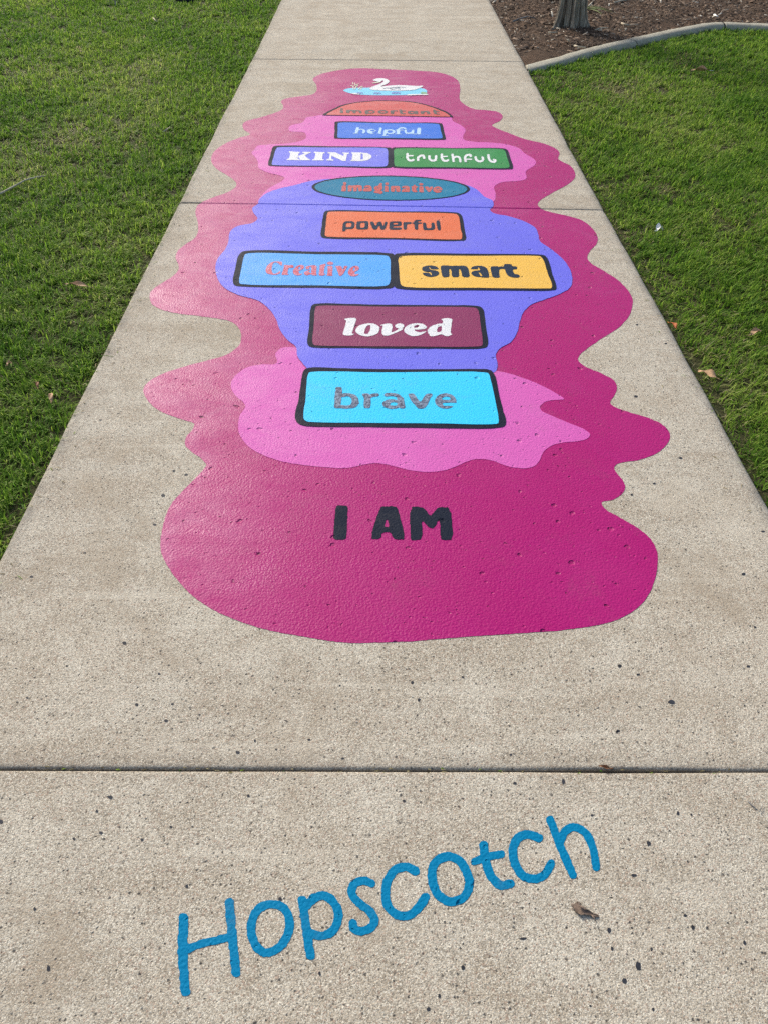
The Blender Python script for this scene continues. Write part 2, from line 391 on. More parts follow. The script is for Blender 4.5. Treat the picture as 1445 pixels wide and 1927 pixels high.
def letter(ops, crop, m, layer, parent, rough=.5, seed=0, smooth=True, grow=0.):
    x0, y0, s = crop; pts = []
    for o in ops:
        k = o[0].lstrip('-')
        if k == 'P': pts += list(o[1])
        elif k == 'E': pts += [(o[1]-o[3], o[2]-o[4]), (o[1]+o[3], o[2]+o[4])]
        else: pts += [(p[0]-o[1], p[1]-o[2]) for p in o[3]]+[(p[0]+o[1], p[1]+o[2]) for p in o[3]]
    pts = np.array(pts, float); lo = pts.min(0)-6; hi = pts.max(0)+6
    h = max(hi[1]-lo[1], hi[0]-lo[0])/64; 
    gx = np.arange(lo[0], hi[0]+h, h); gy = np.arange(lo[1], hi[1]+h, h); X, Y = np.meshgrid(gx, gy)
    D = np.full(X.shape, 1e9)
    for o in ops:
        neg = o[0][0] == '-'; k = o[0].lstrip('-')
        if k == 'P': v = sd_poly(X, Y, chaikin(o[1]) if smooth else o[1])
        elif k == 'E': v = (np.hypot((X-o[1])/o[3], (Y-o[2])/o[4])-1)*min(o[3], o[4])
        else: v = sd_stroke(X, Y, catmull(o[3], 6, closed=(len(o) > 4)).tolist()+([list(o[3][0])] if len(o) > 4 else []), o[1], o[2])
        D = np.maximum(D, -v) if neg else np.minimum(D, v)
    D = D - grow; q = h*3
    D = D + rough*h*1.5*((vnoise(X/q, Y/q, seed)-.5)+(vnoise(X/q*2.3, Y/q*2.3, seed+5)-.5)*.7)
    z = LAYER*layer; verts, faces, key = [], [], {}
    def vid(k, x, y):
        if k not in key:
            key[k] = len(verts); a, b = at(x0+x/s, y0+y/s, z); verts.append((float(a), float(b), z))
        return key[k]
    ny, nx = D.shape; I = D < 0
    for j in range(ny-1):
        for i in range(nx-1):
            c = [(i, j), (i+1, j), (i+1, j+1), (i, j+1)]
            ins = [I[b, a] for a, b in c]
            if not any(ins): continue
            poly = []
            for k in range(4):
                (a, b), (a2, b2) = c[k], c[(k+1) % 4]
                if ins[k]: poly.append(vid((a, b), gx[a], gy[b]))
                if ins[k] != ins[(k+1) % 4]:
                    d1, d2 = D[b, a], D[b2, a2]; t = d1/(d1-d2); t = min(max(t, .02), .98)
                    kk = ((min(a, a2), min(b, b2)), (max(a, a2), max(b, b2)))
                    poly.append(vid(kk, gx[a]+(gx[a2]-gx[a])*t, gy[b]+(gy[b2]-gy[b])*t))
            if len(poly) > 2: faces.append(tuple(reversed(poly)))
    return obj('letter', verts, faces, m, parent)

# --- mural field
MURAL = [(589,149),(595.6,159.4),(596,171),(589,177),(567,181),(537,186),(529,191.6),(533,198),(532,205),(518,212),(488,221.5),(464,228),(457,234.5),(460,244),(471,252.5),
 (451,259),(421,272),(402.4,287),(398,302),(408,317),(428.6,330),(445,344),(443.5,352),(428.6,361.6),(402.4,371),(382,380),(371,389),(368.6,400),(372.7,417),(372.7,439),(366,449),
 (351,459),(334,474),(331.5,486),(337,499.5),(335.6,509.6),(324,521),(297,538),(284,550),(282.6,562),(286.7,572),(303.5,582),(330.5,589),(371,594),(413,600),(435,605),(449,616),(454.7,630),
 (452,647),(443,657),(422.6,669),(391.5,678),(346.5,690),(301.5,705.7),(280.8,717.9),(270.4,733),(273.8,745.5),(287.7,762.8),(308.4,776.7),(339.6,788),(366,797),(366.5,799),(362,809.6),(350.7,823),(349,837),(360,849),
 (377.6,861.5),(388.5,874),(388.5,877),(374,894),(339.6,929),(324,947),(312.9,970),(306,996),(302.5,1017),(304,1039),(316,1065),(335,1091),(363,1121),(397.6,1145),(446,1167),(501.5,1184.7),(567,1197),
 (619,1205.5),(660.6,1210),(712.5,1209),(778,1206.5),(829,1202),(908.8,1196),(985,1191),(1054,1186),(1120,1177),(1165,1164),(1199.4,1143),(1222,1115),(1232,1087.6),(1236.8,1060),(1234.7,1035.7),(1223.7,1015),
 (1203,996),(1168,975),(1140.6,959.6),(1131,948),(1132,944.5),(1151,940.5),(1168,930.5),(1175,916),(1170,902.5),(1158,888.6),(1154.8,879),(1162,872.4),(1207,864),(1240.7,849),(1257.6,830.6),(1259.4,815.6),(1248,800.7),
 (1218,785.7),(1181,775),(1154.8,765),(1147,758),(1154.8,744.6),(1159.7,729.7),(1154.8,716.6),(1132.4,703.5),(1098.7,688.6),(1087,677),(1091,667),(1108,653),(1130,638),(1167.6,612.5),(1184.6,590.4),(1189.7,566.7),
 (1183,549.7),(1164,529),(1137,510.7),(1110,493.8),(1104,483.6),(1110,471.7),(1122,458),(1123.5,446),(1115,431),(1096.4,415.8),(1069,406.6),(1035,399),(1018,393),(1010.7,385),(1016,376.8),(1038,363),(1068.8,346),
 (1081,334),(1081,324),(1071.6,311.8),(1049.5,298.5),(1052,288),(1046.6,281),(1027,271.6),(983,260.6),(958,250.9),(933,241),(925,235.5),(941.5,226),(944.8,217.6),(936,210.7),(913.8,207.4),(891.6,205),(872,195.5),
 (864,185.8),(865,169),(862.6,154),(850,144),(825,136.5),(797.5,133.8),(747.7,131),(720,130),(690,128.6),(667,128.7),(642,131.4),(619.4,135.6),(600,140.8)]
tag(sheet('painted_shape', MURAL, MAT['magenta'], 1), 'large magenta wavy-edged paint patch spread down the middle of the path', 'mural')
PINK_LOW = [(580,705),(575,692),(561,674.6),(559,655.6),(547,653),(526.4,657),(518.8,667.7),(522,679),(518,685),(495,685.7),(464,692),(443,707.5),(434.7,723),(441.7,742),(460,758.5),(462.4,766),(452,782),(448.6,802.6),
 (453.8,823),(471,842.4),(495,856),(530,868),(571.4,875),(623,880),(658,880),(685.6,874),(706,871.5),(730.6,874.6),(770,884.5),(803.5,888),(829.7,886),(855.8,878.4),(882,867),(904.4,863.5),(926.8,867),
 (953,877),(979,881),(1001.6,878.4),(1012.8,868.7),(1020,853),(1031.5,842),(1050,834),(1087.5,830),(1104,825),(1109,817.5),(1098.7,808),(1072.6,797),(1035,781),(1018,772.7),(1015.8,765),(1024,756.6),(1039,753),
 (1060,750.5),(1050,742.8),(1020,726),(983,711),(953,701.7),(927,698),(900,705)]
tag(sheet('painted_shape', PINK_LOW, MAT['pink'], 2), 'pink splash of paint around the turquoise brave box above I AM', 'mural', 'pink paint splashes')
PINK_UP = [(607,216),(590,219),(577,221),(570,230),(545,238),(545,246),(574,250),(576,260),(548,269),(505,272),(484,275),(480,281),(474,287),(481,296),(486,304),(487,315),(503,324),(530,331),(536,335),(532,340),(507,354),(494,366),
 (486,380),(560,372),(760,372),(928,379),(931.8,365.7),(929,352),(941.5,343.6),(977.4,340),(990,335),(988.5,323),(1006,310),(1006.5,302),(985.7,288),(977.4,280),(955,272),(919,268),(886,266),(872,262),(871,255),(875.6,245),
 (866.7,235.6),(851,227),(848,219)]
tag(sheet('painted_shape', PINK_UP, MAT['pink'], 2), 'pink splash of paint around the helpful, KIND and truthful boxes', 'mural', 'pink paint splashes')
LILAC = [(589,339.5),(560,347),(529.5,354),(507,361),(494,369),(487.5,377),(486.6,382.5),(475.5,392),(478,400.5),(485,411),(476,419),(449,425),(434,435),(430,456),(424,469.7),(410.5,486),(406,503),(410.5,525),(421.5,540),(446.4,554),
 (485,565),(504.6,579),(518.4,597),(526.7,619),(540.6,638.5),(557,652),(560,669),(573.8,688),(590,700),(760,702),(915,702),(931,699),(935,690),(935,682),(932,668),(938.7,656.5),(960.8,643),(972.6,624),(977.7,604),(984.5,587),(998,573.5),(1025,563),
 (1055.7,551.4),(1072.7,539.5),(1076,522.6),(1069,502),(1055.7,485),(1035,468),(1015,453),(1012,441),(1006.5,429),(988,417.5),(957.4,407),(927.4,400.5),(921,394),(927,388),(927,378),(911,370),(897,357),(883,350),(850,342),(735,336),(640,336)]
tag(sheet('painted_shape', LILAC, MAT['lilac'], 3), 'lilac blue wavy paint field behind the powerful and loved boxes', 'mural')

# --- hopscotch boxes
def hop_box(label, outer, inner, fill, crops, letters, ink, sm=3, lay=4., cat='painted box', grp='painted hopscotch boxes with one word each', chk=True, grow=0.):
    c = np.mean(np.array(outer), 0); root = empty('hopscotch_box', at3(c[0], c[1]))
    tag(root, label, cat, grp)
    sheet('border', outer, MAT['black'], lay, root, sm+2, .9)
    sheet('panel', inner, MAT[fill], 5, root, sm+2, .6)
    for i, (ci, ops) in enumerate(letters): letter(ops, crops[ci], MAT[ink], 6, root, seed=i*7+len(label), smooth=chk, grow=grow)
def P(*a): return ('P', [(a[i], a[i+1]) for i in range(0, len(a), 2)])
def H(*a): return ('-P', [(a[i], a[i+1]) for i in range(0, len(a), 2)])
def E(*a): return ('E',)+a
def HE(*a): return ('-E',)+a
def St(wx, wy, *a): return ('S', wx, wy, [(a[i], a[i+1]) for i in range(0, len(a), 2)])
def Sc(wx, wy, *a): return ('S', wx, wy, [(a[i], a[i+1]) for i in range(0, len(a), 2)], 1)
def rbox(tl, tr, br, bl, r=.06, ry=.14):
    """corner points of a hand painted box with rounded corners"""
    Q = [np.array(q, float) for q in (tl, tr, br, bl)]; out = []
    for i in range(4):
        p, a, b = Q[i], Q[i-1], Q[(i+1) % 4]
        ra, rb = (ry, r) if i % 2 == 0 else (r, ry)
        A, B = p+(a-p)*ra, p+(b-p)*rb
        for t in (0, .25, .5, .75, 1): out.append(tuple((1-t)**2*A+2*t*(1-t)*p+t*t*B))
        for t in (.33, .66):
            nx = b+(p-b)*(rb if False else (ry if (i+1) % 2 == 0 else r)) if False else b
            out.append(tuple(B+(nx-B)*(t*.85)))
    return out
A_, B_ = (630, 720, 12.04), (745, 725, 12.04)
hop_box('turquoise box with a black border reading brave in grey',
    [(556,787),(563,748),(570,702),(574,695),(582,691.6),(650,693),(718.6,694.5),(820,694.5),(911,694.5),(921,696),(928,701),(942.4,759),(951,792),(949.5,800),(939.5,804.4),(811.6,805),(690,803),(579,801.5),(563,797.5)],
    [(571.8,787),(576,748),(579.5,706),(581.5,701.5),(586,699.7),(718,700.5),(912,700.6),(918,702.5),(922,712.8),(937.3,789),(936.5,796),(931,797.7),(811.6,796.5),(690,795.5),(583,793.6),(575,791.5)], 'turquoise', [A_, B_],
    [(0, [St(150, 60, 95, 125, 80, 330, 55, 550), St(155, 72, 110, 300, 300, 275, 440, 330, 468, 420, 430, 515, 300, 550, 110, 540)]),
     (0, [P(630,250, 700,240, 780,248, 815,350, 815,540, 780,580, 670,575, 655,530, 670,340, 620,280), St(90, 72, 790, 315, 870, 285, 960, 275)]),
     (0, [St(90, 72, 1160, 275, 1290, 270, 1420, 295, 1480, 350), St(150, 70, 1480, 350, 1500, 460, 1520, 550), E(1290, 485, 215, 108), HE(1330, 483, 88, 40)]),
     (1, [P(265,200, 300,182, 400,190, 440,240, 545,395, 640,240, 690,190, 790,182, 830,210, 770,290, 720,410, 680,480, 610,527, 490,525, 430,450, 350,370)]),
     (1, [E(1118, 355, 240, 172), H(1035,295, 1070,262, 1130,250, 1200,262, 1238,300, 1225,330, 1030,328), H(1040,400, 1120,392, 1400,390, 1400,470, 1320,478, 1200,465, 1090,470, 1060,440)])], 'grey')
C_, D_ = (635, 590, 12.04), (735, 590, 11.56)
hop_box('maroon box with a black border reading loved in white',
    [(579,646),(582,613),(584.5,582),(587,575),(593,571.6),(660,572),(724.4,573.3),(820,574),(896,575.4),(904,577.5),(909,583),(914,615),(917.5,644),(916,651.5),(909,655.2),(820,656.3),(739,656),(660,655),(590,654),(582,651.5)],
    [(588.6,644),(591,612),(593.3,581),(595,577),(600,575.6),(724,577),(890,578.8),(896,580.5),(899.8,586),(904,615),(907.4,643),(906,650),(899,651.8),(739,651.6),(599,650),(591,648.5)], 'maroon', [C_, D_],
    [(0, [P(160,120, 230,105, 320,95, 400,98, 435,120, 415,190, 370,320, 330,440, 345,460, 385,455, 355,485, 270,498, 170,495, 125,470, 130,430, 170,320, 210,150, 165,145)]),
     (0, [P(408,380, 440,320, 500,270, 600,235, 710,218, 820,225, 910,265, 965,320, 935,420, 880,470, 790,500, 680,520, 580,510, 470,465, 425,425), H(605,430, 620,370, 650,300, 700,262, 750,262, 755,310, 740,390, 690,465, 620,462)]),
     (0, [P(975,260, 1050,240, 1130,222, 1220,235, 1245,290, 1225,380, 1215,425, 1300,400, 1420,330, 1500,340, 1400,400, 1280,450, 1150,500, 1050,500, 1005,450, 1010,370, 1035,265, 985,275), E(1402, 281, 102, 57)]),
     (1, [P(285,360, 310,300, 380,250, 480,215, 600,208, 700,225, 760,265, 785,310, 740,330, 620,350, 500,345, 540,390, 640,410, 770,380, 765,395, 700,440, 590,485, 450,492, 360,450, 300,410), H(485,305, 520,260, 590,240, 620,260, 600,295, 540,310)]),
     (1, [P(790,370, 830,310, 920,250, 1030,222, 1130,220, 1130,160, 1115,135, 1075,135, 1130,110, 1230,98, 1310,112, 1335,135, 1310,270, 1295,440, 1345,445, 1290,470, 1240,495, 1160,480, 1100,445, 1010,475, 920,495, 860,495, 810,430), H(1000,400, 1000,340, 1030,285, 1110,265, 1105,380, 1040,408)])], 'patchy white')
E_, F_ = (490, 482, 14.45), (580, 482, 13.136)
hop_box('sky blue box reading Creative in red, left of the yellow box',
    [(438.5,529),(444,502),(448.5,483),(453,476),(462,472),(600,473.5),(727,475.8),(741.4,479.5),(741.4,539),(728,543),(600,541.5),(452,539),(442,536.5)],
    [(450.7,529),(455,505),(459,485),(462,479),(469,476.6),(600,478.5),(722,480.5),(731,482.5),(734,488),(734.5,508),(734,529),(731,535.5),(722,538),(600,537),(458,534.8),(452,533)], 'sky blue', [E_, F_],
    [(0, [P(150,380, 165,310, 220,230, 300,170, 400,140, 500,145, 590,150, 605,190, 590,262, 540,238, 490,185, 420,165, 370,175, 335,230, 310,320, 320,420, 350,472, 430,475, 480,445, 545,395, 550,460, 480,495, 400,508, 300,500, 200,475, 155,430)]),
     (0, [P(585,495, 620,400, 660,270, 640,258, 650,238, 750,238, 770,250, 830,240, 900,242, 915,300, 870,318, 800,312, 765,340, 740,480, 775,497, 770,508, 590,508)]),
     (0, [P(885,420, 910,360, 960,300, 1020,255, 1100,233, 1170,245, 1200,285, 1175,340, 1110,378, 1040,395, 1060,470, 1100,490, 1140,465, 1145,480, 1100,515, 1000,525, 920,495), H(1035,345, 1050,295, 1085,270, 1100,320, 1080,360, 1040,368)]),
     (1, [E(-10, 285, 48, 42), E(-25, 420, 72, 52), St(22, 22, -85, 400, 40, 345), St(24, 24, -5, 255, 85, 240), P(75,240, 140,222, 218,238, 208,330, 203,440, 228,460, 200,478, 80,472, 90,330), St(26, 26, 20, 440, 90, 430)]),
     (1, [P(270,240, 330,210, 410,185, 442,195, 420,215, 445,232, 415,250, 398,340, 388,430, 430,448, 380,480, 280,478, 262,430, 285,340, 295,250)]),
     (1, [E(548, 175, 78, 38), P(475,245, 612,238, 607,330, 597,455, 612,484, 452,485, 478,450, 490,330)]),
     (1, [P(668,243, 822,238, 852,335, 890,270, 886,243, 988,243, 962,280, 872,440, 810,494, 770,484, 740,400, 700,290)]),
     (1, [P(985,390, 1018,320, 1090,258, 1170,233, 1245,250, 1265,300, 1235,352, 1155,384, 1142,405, 1170,455, 1245,430, 1245,470, 1150,500, 1060,496, 998,452), H(1110,362, 1117,290, 1150,268, 1162,310, 1147,357)])], 'red')
G_ = (785, 485, 7.225)
hop_box('golden yellow box with a black border reading smart',
    [(741.8,539),(741.8,479.5),(757,476.5),(890,477.5),(1012,479),(1025,481.5),(1031,489),(1039,517),(1046,538),(1045,544.5),(1034,546.5),(900,546),(760,544.3)],
    [(752.5,530),(751,508),(749.5,488),(752,483),(759,481.5),(890,481.5),(1005,481.5),(1016,483),(1021.5,489.4),(1030,515),(1038,537),(1036,542),(1028,542.6),(900,541.6),(764,539.6),(755,536.5)], 'yellow', [G_],
    [(0, [P(58,145, 80,118, 160,101, 250,113, 290,145, 280,155, 185,158, 160,122, 153,127, 172,162, 270,175, 298,205, 275,242, 200,263, 130,256, 80,232, 62,203, 165,203, 188,240, 196,236, 180,193, 100,190, 65,170)]),
     (0, [P(315,108, 350,101, 430,106, 460,113, 520,106, 560,110, 620,106, 672,120, 694,160, 710,264, 608,266, 590,170, 570,148, 560,165, 568,264, 468,264, 460,170, 440,143, 426,165, 435,260, 340,266, 325,200, 315,150)]),
     (0, [P(718,155, 740,123, 800,108, 880,110, 942,138, 962,190, 977,268, 900,270, 850,262, 780,257, 735,227, 728,198, 765,176, 848,169, 852,158, 824,126, 813,131, 830,156), H(825,195, 850,200, 882,246, 860,250, 838,220)]),
     (0, [P(986,117, 1090,113, 1100,126, 1130,114, 1152,118, 1152,152, 1112,152, 1107,200, 1120,272, 1020,270, 1000,200)]),
     (0, [P(1150,118, 1172,117, 1174,84, 1276,86, 1283,114, 1352,118, 1352,157, 1290,157, 1310,220, 1370,226, 1390,245, 1382,270, 1290,270, 1228,246, 1198,200, 1184,152, 1150,152)])], 'slate', lay=4.4)
H_ = (635, 405, 7.05)
hop_box('orange box with a black border reading powerful',
    [(603.8,441),(606.5,420),(609.3,402),(612,397.5),(618,395.8),(740,397.5),(857,399.8),(865,402.5),(869.5,408.5),(873,430),(876.4,446),(875,451.5),(867,453.2),(740,450.5),(612,448.2),(605.5,446)],
    [(612,441),(614,420),(616,403),(618,399.3),(623,398.3),(740,399.8),(852,401.8),(859,403.3),(862.5,408),(866,430),(868.8,445),(867,449.8),(860,450.4),(740,447.6),(618,445.2),(613,444)], 'orange', [H_],
    [(0, [P(78,80, 234,78, 224,182, 110,184, 106,212, 63,215), H(118,102, 190,100, 185,156, 112,158)]),
     (0, [P(268,80, 400,76, 414,92, 410,177, 395,188, 263,188, 251,172, 256,93), H(307,100, 366,97, 362,163, 302,164)]),
     (0, [P(430,86, 477,83, 510,148, 535,88, 580,83, 607,148, 625,88, 668,83, 627,190, 575,192, 552,132, 525,190, 473,192)]),
     (0, [P(700,83, 830,80, 847,93, 847,143, 735,145, 737,163, 847,160, 847,192, 700,192, 683,177, 686,93), H(737,101, 798,99, 800,121, 737,123)]),
     (0, [P(866,93, 905,90, 977,90, 977,114, 917,117, 914,190, 873,190)]),
     (0, [P(988,93, 1013,93, 1013,75, 1035,60, 1107,58, 1107,78, 1062,82, 1060,95, 1114,95, 1114,114, 1064,114, 1067,192, 1023,192, 1013,114, 988,112)]),
     (0, [P(1128,98, 1170,96, 1180,173, 1243,170, 1238,98, 1282,96, 1292,194, 1150,200, 1133,182)]),
     (0, [P(1303,70, 1352,66, 1370,198, 1323,200)])], 'slate')
I_, J_ = (635, 336, 13.76), (735, 336, 13.76)
def ell(l, t, r, b, n=28, tilt=0.):
    cx, cy = (l[0]+r[0])/2, (t[1]+b[1])/2; rx, ry = (r[0]-l[0])/2, (b[1]-t[1])/2
    return [(cx+rx*math.cos(2*math.pi*k/n), cy+ry*math.sin(2*math.pi*k/n)+tilt*math.cos(2*math.pi*k/n)) for k in range(n)]
hop_box('teal oval with a black outline reading imaginative in red',
    ell((587, 351), (730, 330.3), (883.6, 355), (745, 377.4), tilt=2), ell((592.5, 351), (730, 332.3), (878.4, 355), (745, 375.7), tilt=2), 'teal', [I_, J_],
    [(0, [E(195, 128, 38, 32), P(128,180, 228,172, 218,300, 228,322, 108,325, 120,290)]),
     (0, [P(280,195, 320,172, 385,190, 440,176, 560,172, 632,182, 640,322, 555,324, 540,225, 505,225, 503,324, 418,324, 424,235, 380,222, 368,324, 272,328, 285,290)]),
     (0, [P(690,215, 740,180, 830,177, 882,208, 893,322, 820,328, 750,326, 668,322, 668,280, 720,250, 800,246, 802,222, 750,218, 705,232), HE(775, 288, 20, 12)]),
     (0, [P(955,230, 1000,198, 1060,193, 1090,140, 1130,113, 1158,133, 1142,190, 1167,210, 1152,290, 1080,302, 1165,328, 1173,370, 1120,393, 1050,374, 958,364, 952,330, 1000,305, 958,270), HE(1052, 245, 26, 16)]),
     (0, [E(1275, 132, 40, 28), P(1218,188, 1312,188, 1307,318, 1322,338, 1208,334, 1223,300)]),
     (1, [P(3,198, 80,193, 130,198, 200,193, 232,220, 238,338, 143,338, 135,250, 102,240, 97,338, 3,338)]),
     (1, [P(283,225, 330,193, 430,193, 478,215, 488,342, 400,338, 288,342, 283,300, 330,268, 390,262, 392,236, 340,232, 300,245), HE(372, 302, 20, 12)]),
     (1, [P(528,208, 570,203, 610,163, 632,168, 642,203, 688,203, 682,227, 647,232, 652,320, 692,330, 640,353, 568,338, 543,300, 548,227)]),
     (1, [E(780, 147, 45, 26), P(733,203, 837,203, 837,320, 853,352, 733,348, 743,300)]),
     (1, [P(873,213, 962,208, 1000,262, 1012,213, 1088,213, 1052,290, 1002,344, 958,338, 908,260)]),
     (1, [E(1210, 285, 112, 76), H(1160,264, 1200,236, 1252,246, 1250,266, 1165,274), H(1200,300, 1340,290, 1340,326, 1250,318)])], 'rust', grow=5.)
K_ = (535, 278, 8.5)
hop_box('periwinkle blue box reading KIND in white capitals',
    [(505,308),(509,293),(513,279),(516,275.3),(523,274),(620,275.2),(728,277.2),(737,279),(737.3,313.5),(729,315.6),(620,313.7),(512,312),(506.5,311)],
    [(512.3,307),(516,293),(519.5,281),(522,277.8),(527,277),(620,277.5),(722,278.3),(727.5,279.5),(729.4,283),(729.8,296),(729.4,308.5),(727,312.3),(721,313.4),(620,312),(517,310.7),(513,310)], 'periwinkle', [K_],
    [(0, [P(80,58, 252,66, 250,82, 230,90, 217,175, 242,184, 232,197, 43,197, 48,180, 85,170, 100,80, 76,76), P(228,132, 340,86, 295,82, 295,63, 432,66, 427,82, 392,90, 332,120, 377,170, 417,188, 412,200, 238,198, 262,184, 224,146)]),
     (0, [P(478,63, 652,70, 647,87, 622,93, 607,180, 637,189, 632,202, 453,200, 456,184, 485,177, 505,86, 478,82)]),
     (0, [P(698,70, 820,73, 950,133, 958,93, 933,89, 933,74, 1040,78, 1037,97, 1007,100, 987,210, 930,208, 780,137, 765,124, 752,180, 797,189, 787,204, 678,202, 683,187, 715,179, 735,91, 698,88)]),
     (0, [P(1078,73, 1250,76, 1342,88, 1398,125, 1393,162, 1342,197, 1230,214, 1058,212, 1063,198, 1085,190, 1095,96, 1073,90), H(1226,94, 1258,96, 1263,184, 1221,188)])], 'white', chk=False)
T_ = (755, 278, 7.81)
hop_box('green box with a black border reading truthful in white',
    [(737.7,313.5),(737.5,279),(748,277.2),(850,278.4),(945,279),(952,280.8),(955,284),(960,299),(964.6,314),(963.5,317),(957,318.2),(850,316.8),(748,315.8)],
    [(741.5,309),(741.3,296),(741.3,283),(743.5,280),(749,279.2),(850,279.6),(941,280.4),(946.5,281.6),(949.5,284.6),(954,299),(957.8,312),(956.5,315),(951,316),(850,314.6),(749,313.4),(743,312.2)], 'green', [T_],
    [(0, [St(36, 28, 88, 90, 84, 145, 110, 182, 150, 188, 172, 178), St(22, 18, 95, 120, 165, 116)]),
     (0, [St(36, 28, 242, 182, 246, 140, 280, 118, 322, 118, 332, 150)]),
     (0, [St(36, 28, 408, 124, 410, 162, 440, 186, 490, 184, 504, 158, 506, 122)]),
     (0, [St(36, 28, 590, 98, 594, 155, 620, 188, 662, 192, 682, 182), St(22, 18, 600, 130, 670, 126)]),
     (0, [St(36, 28, 748, 100, 762, 196), St(32, 26, 760, 150, 800, 132, 842, 138, 858, 165, 862, 202)]),
     (0, [St(36, 28, 940, 200, 932, 145, 955, 110, 1010, 108, 1014, 124), St(22, 18, 935, 167, 1026, 170)]),
     (0, [St(36, 28, 1086, 138, 1094, 172, 1130, 198, 1176, 194, 1196, 168, 1188, 142)]),
     (0, [St(36, 28, 1272, 108, 1284, 165, 1310, 198, 1366, 206, 1376, 188, 1356, 176)])], 'white', lay=4.4)
P_ = (660, 232, 10.32)
hop_box('bright blue box with a black border reading helpful',
    [(629.6,260),(630,245),(630.5,230),(632,228.8),(730,230.3),(829,232),(831.5,233.5),(835,248),(838.2,260.5),(837,262.6),(834,262.9),(730,261.4),(632,260.4)],
    [(635.6,258),(636,245),(636.4,232),(638,231),(730,232),(823,233.2),(826,234.6),(829,247),(832,258),(831,259.8),(828,260.3),(730,259.4),(638,259)], 'blue', [P_],
    [(0, [P(112,73, 174,78, 140,192, 76,192), St(22, 12, 62, 193, 142, 193), St(30, 16, 150, 132, 200, 116, 245, 122), P(225,116, 292,130, 278,192, 215,198, 240,150)]),
     (0, [E(405, 156, 88, 47), HE(428, 139, 42, 15), H(405,170, 505,150, 510,184, 440,190)]),
     (0, [P(543,83, 614,83, 584,196, 604,200, 602,206, 522,203, 560,100)]),
     (0, [P(646,123, 714,123, 674,237, 626,240), St(20, 11, 618, 239, 712, 239), E(765, 162, 97, 45), HE(760, 162, 52, 26)]),
     (0, [P(886,113, 954,108, 949,207, 881,207), St(34, 24, 920, 122, 960, 94, 1020, 88, 1058, 104), St(20, 12, 868, 131, 1012, 131), St(20, 11, 862, 207, 978, 207)]),
     (0, [St(44, 26, 1060, 135, 1066, 180, 1120, 192, 1190, 180), P(1178,128, 1230,126, 1220,207, 1168,207)]),
     (0, [P(1286,86, 1360,86, 1350,207, 1276,207), St(20, 11, 1228, 207, 1352, 207)])], 'pale blue')
Q_, R_ = (632, 196, 13.38), (730, 196, 13.76)
hop_box('coral red half moon with a black outline reading important',
    [(607,216.3),(615,211),(628,204.5),(642,198.2),(662,193.5),(684,190.8),(705,189.3),(727,189),(752,189.7),(777,191.5),(799,196),(818.7,202),(832,207),(841.6,211.3),(848,216),(852,219.8),(845,220.2),(735,218.3),(615,216.9)],
    [(614.5,215.4),(621,211.2),(632,205.6),(646,199.4),(665,194.5),(688,191.9),(706,190.5),(727,190.2),(752,190.9),(776,192.9),(797,197.2),(816,203.2),(829,208.4),(838,212.2),(843.5,216),(846,219),(838,219.2),(735,217.4),(620,216)], 'coral', [Q_, R_],
    [(0, [E(150, 120, 34, 20), P(105,148, 190,148, 190,222, 105,218)]),
     (0, [P(256,148, 330,142, 500,147, 642,158, 660,224, 598,228, 580,178, 507,176, 504,228, 426,224, 423,176, 352,172, 349,224, 266,218)]),
     (0, [E(868, 190, 120, 46), HE(884, 190, 62, 21), P(730,152, 815,152, 812,254, 740,254)]),
     (0, [E(1180, 193, 125, 46), HE(1182, 193, 62, 18)]),
     (1, [P(55,162, 155,162, 155,254, 55,249), St(40, 24, 130, 168, 185, 170, 232, 178)]),
     (1, [P(276,138, 355,138, 380,244, 305,244), St(30, 24, 340, 172, 440, 177), St(30, 22, 340, 241, 438, 245)]),
     (1, [E(600, 212, 100, 44), HE(612, 212, 46, 15), P(682,172, 770,176, 770,259, 682,254)]),
     (1, [P(830,176, 932,176, 1062,176, 1096,254, 1004,254, 998,206, 932,202, 930,254, 835,249)]),
     (1, [P(1150,143, 1222,143, 1264,244, 1186,254), St(30, 24, 1215, 183, 1308, 192), St(30, 22, 1218, 247, 1316, 256)])], 'grey brown')

# --- lettering straight on the mural and on the bare concrete
W_ = (600, 930, 5.16)
r = empty('painted_lettering', at3(738, 985)); tag(r, 'charcoal capitals reading I AM on the magenta paint', 'lettering')
for i, ops in enumerate(([P(165,116, 200,107, 275,113, 283,140, 270,420, 257,440, 160,440, 138,425, 150,280)],
    [P(593,128, 630,117, 742,117, 767,148, 842,437, 740,440, 716,420, 698,367, 617,367, 597,432, 493,437), H(655,240, 672,262, 684,316, 634,316)],
    [P(879,123, 1000,123, 1030,145, 1082,217, 1130,150, 1160,126, 1276,128, 1302,442, 1200,444, 1178,425, 1169,248, 1150,262, 1130,312, 1105,330, 1070,327, 1010,263, 996,268, 1002,437, 905,450, 888,430)])):
    letter(ops, W_, MAT['black'], 2, r, .7, 40+i)
U_, V_ = (300, 1500, 3.0104), (660, 1500, 2.89)
r = empty('painted_lettering', at3(730, 1700)); tag(r, 'blue handwritten word Hopscotch on the bare concrete', 'lettering')
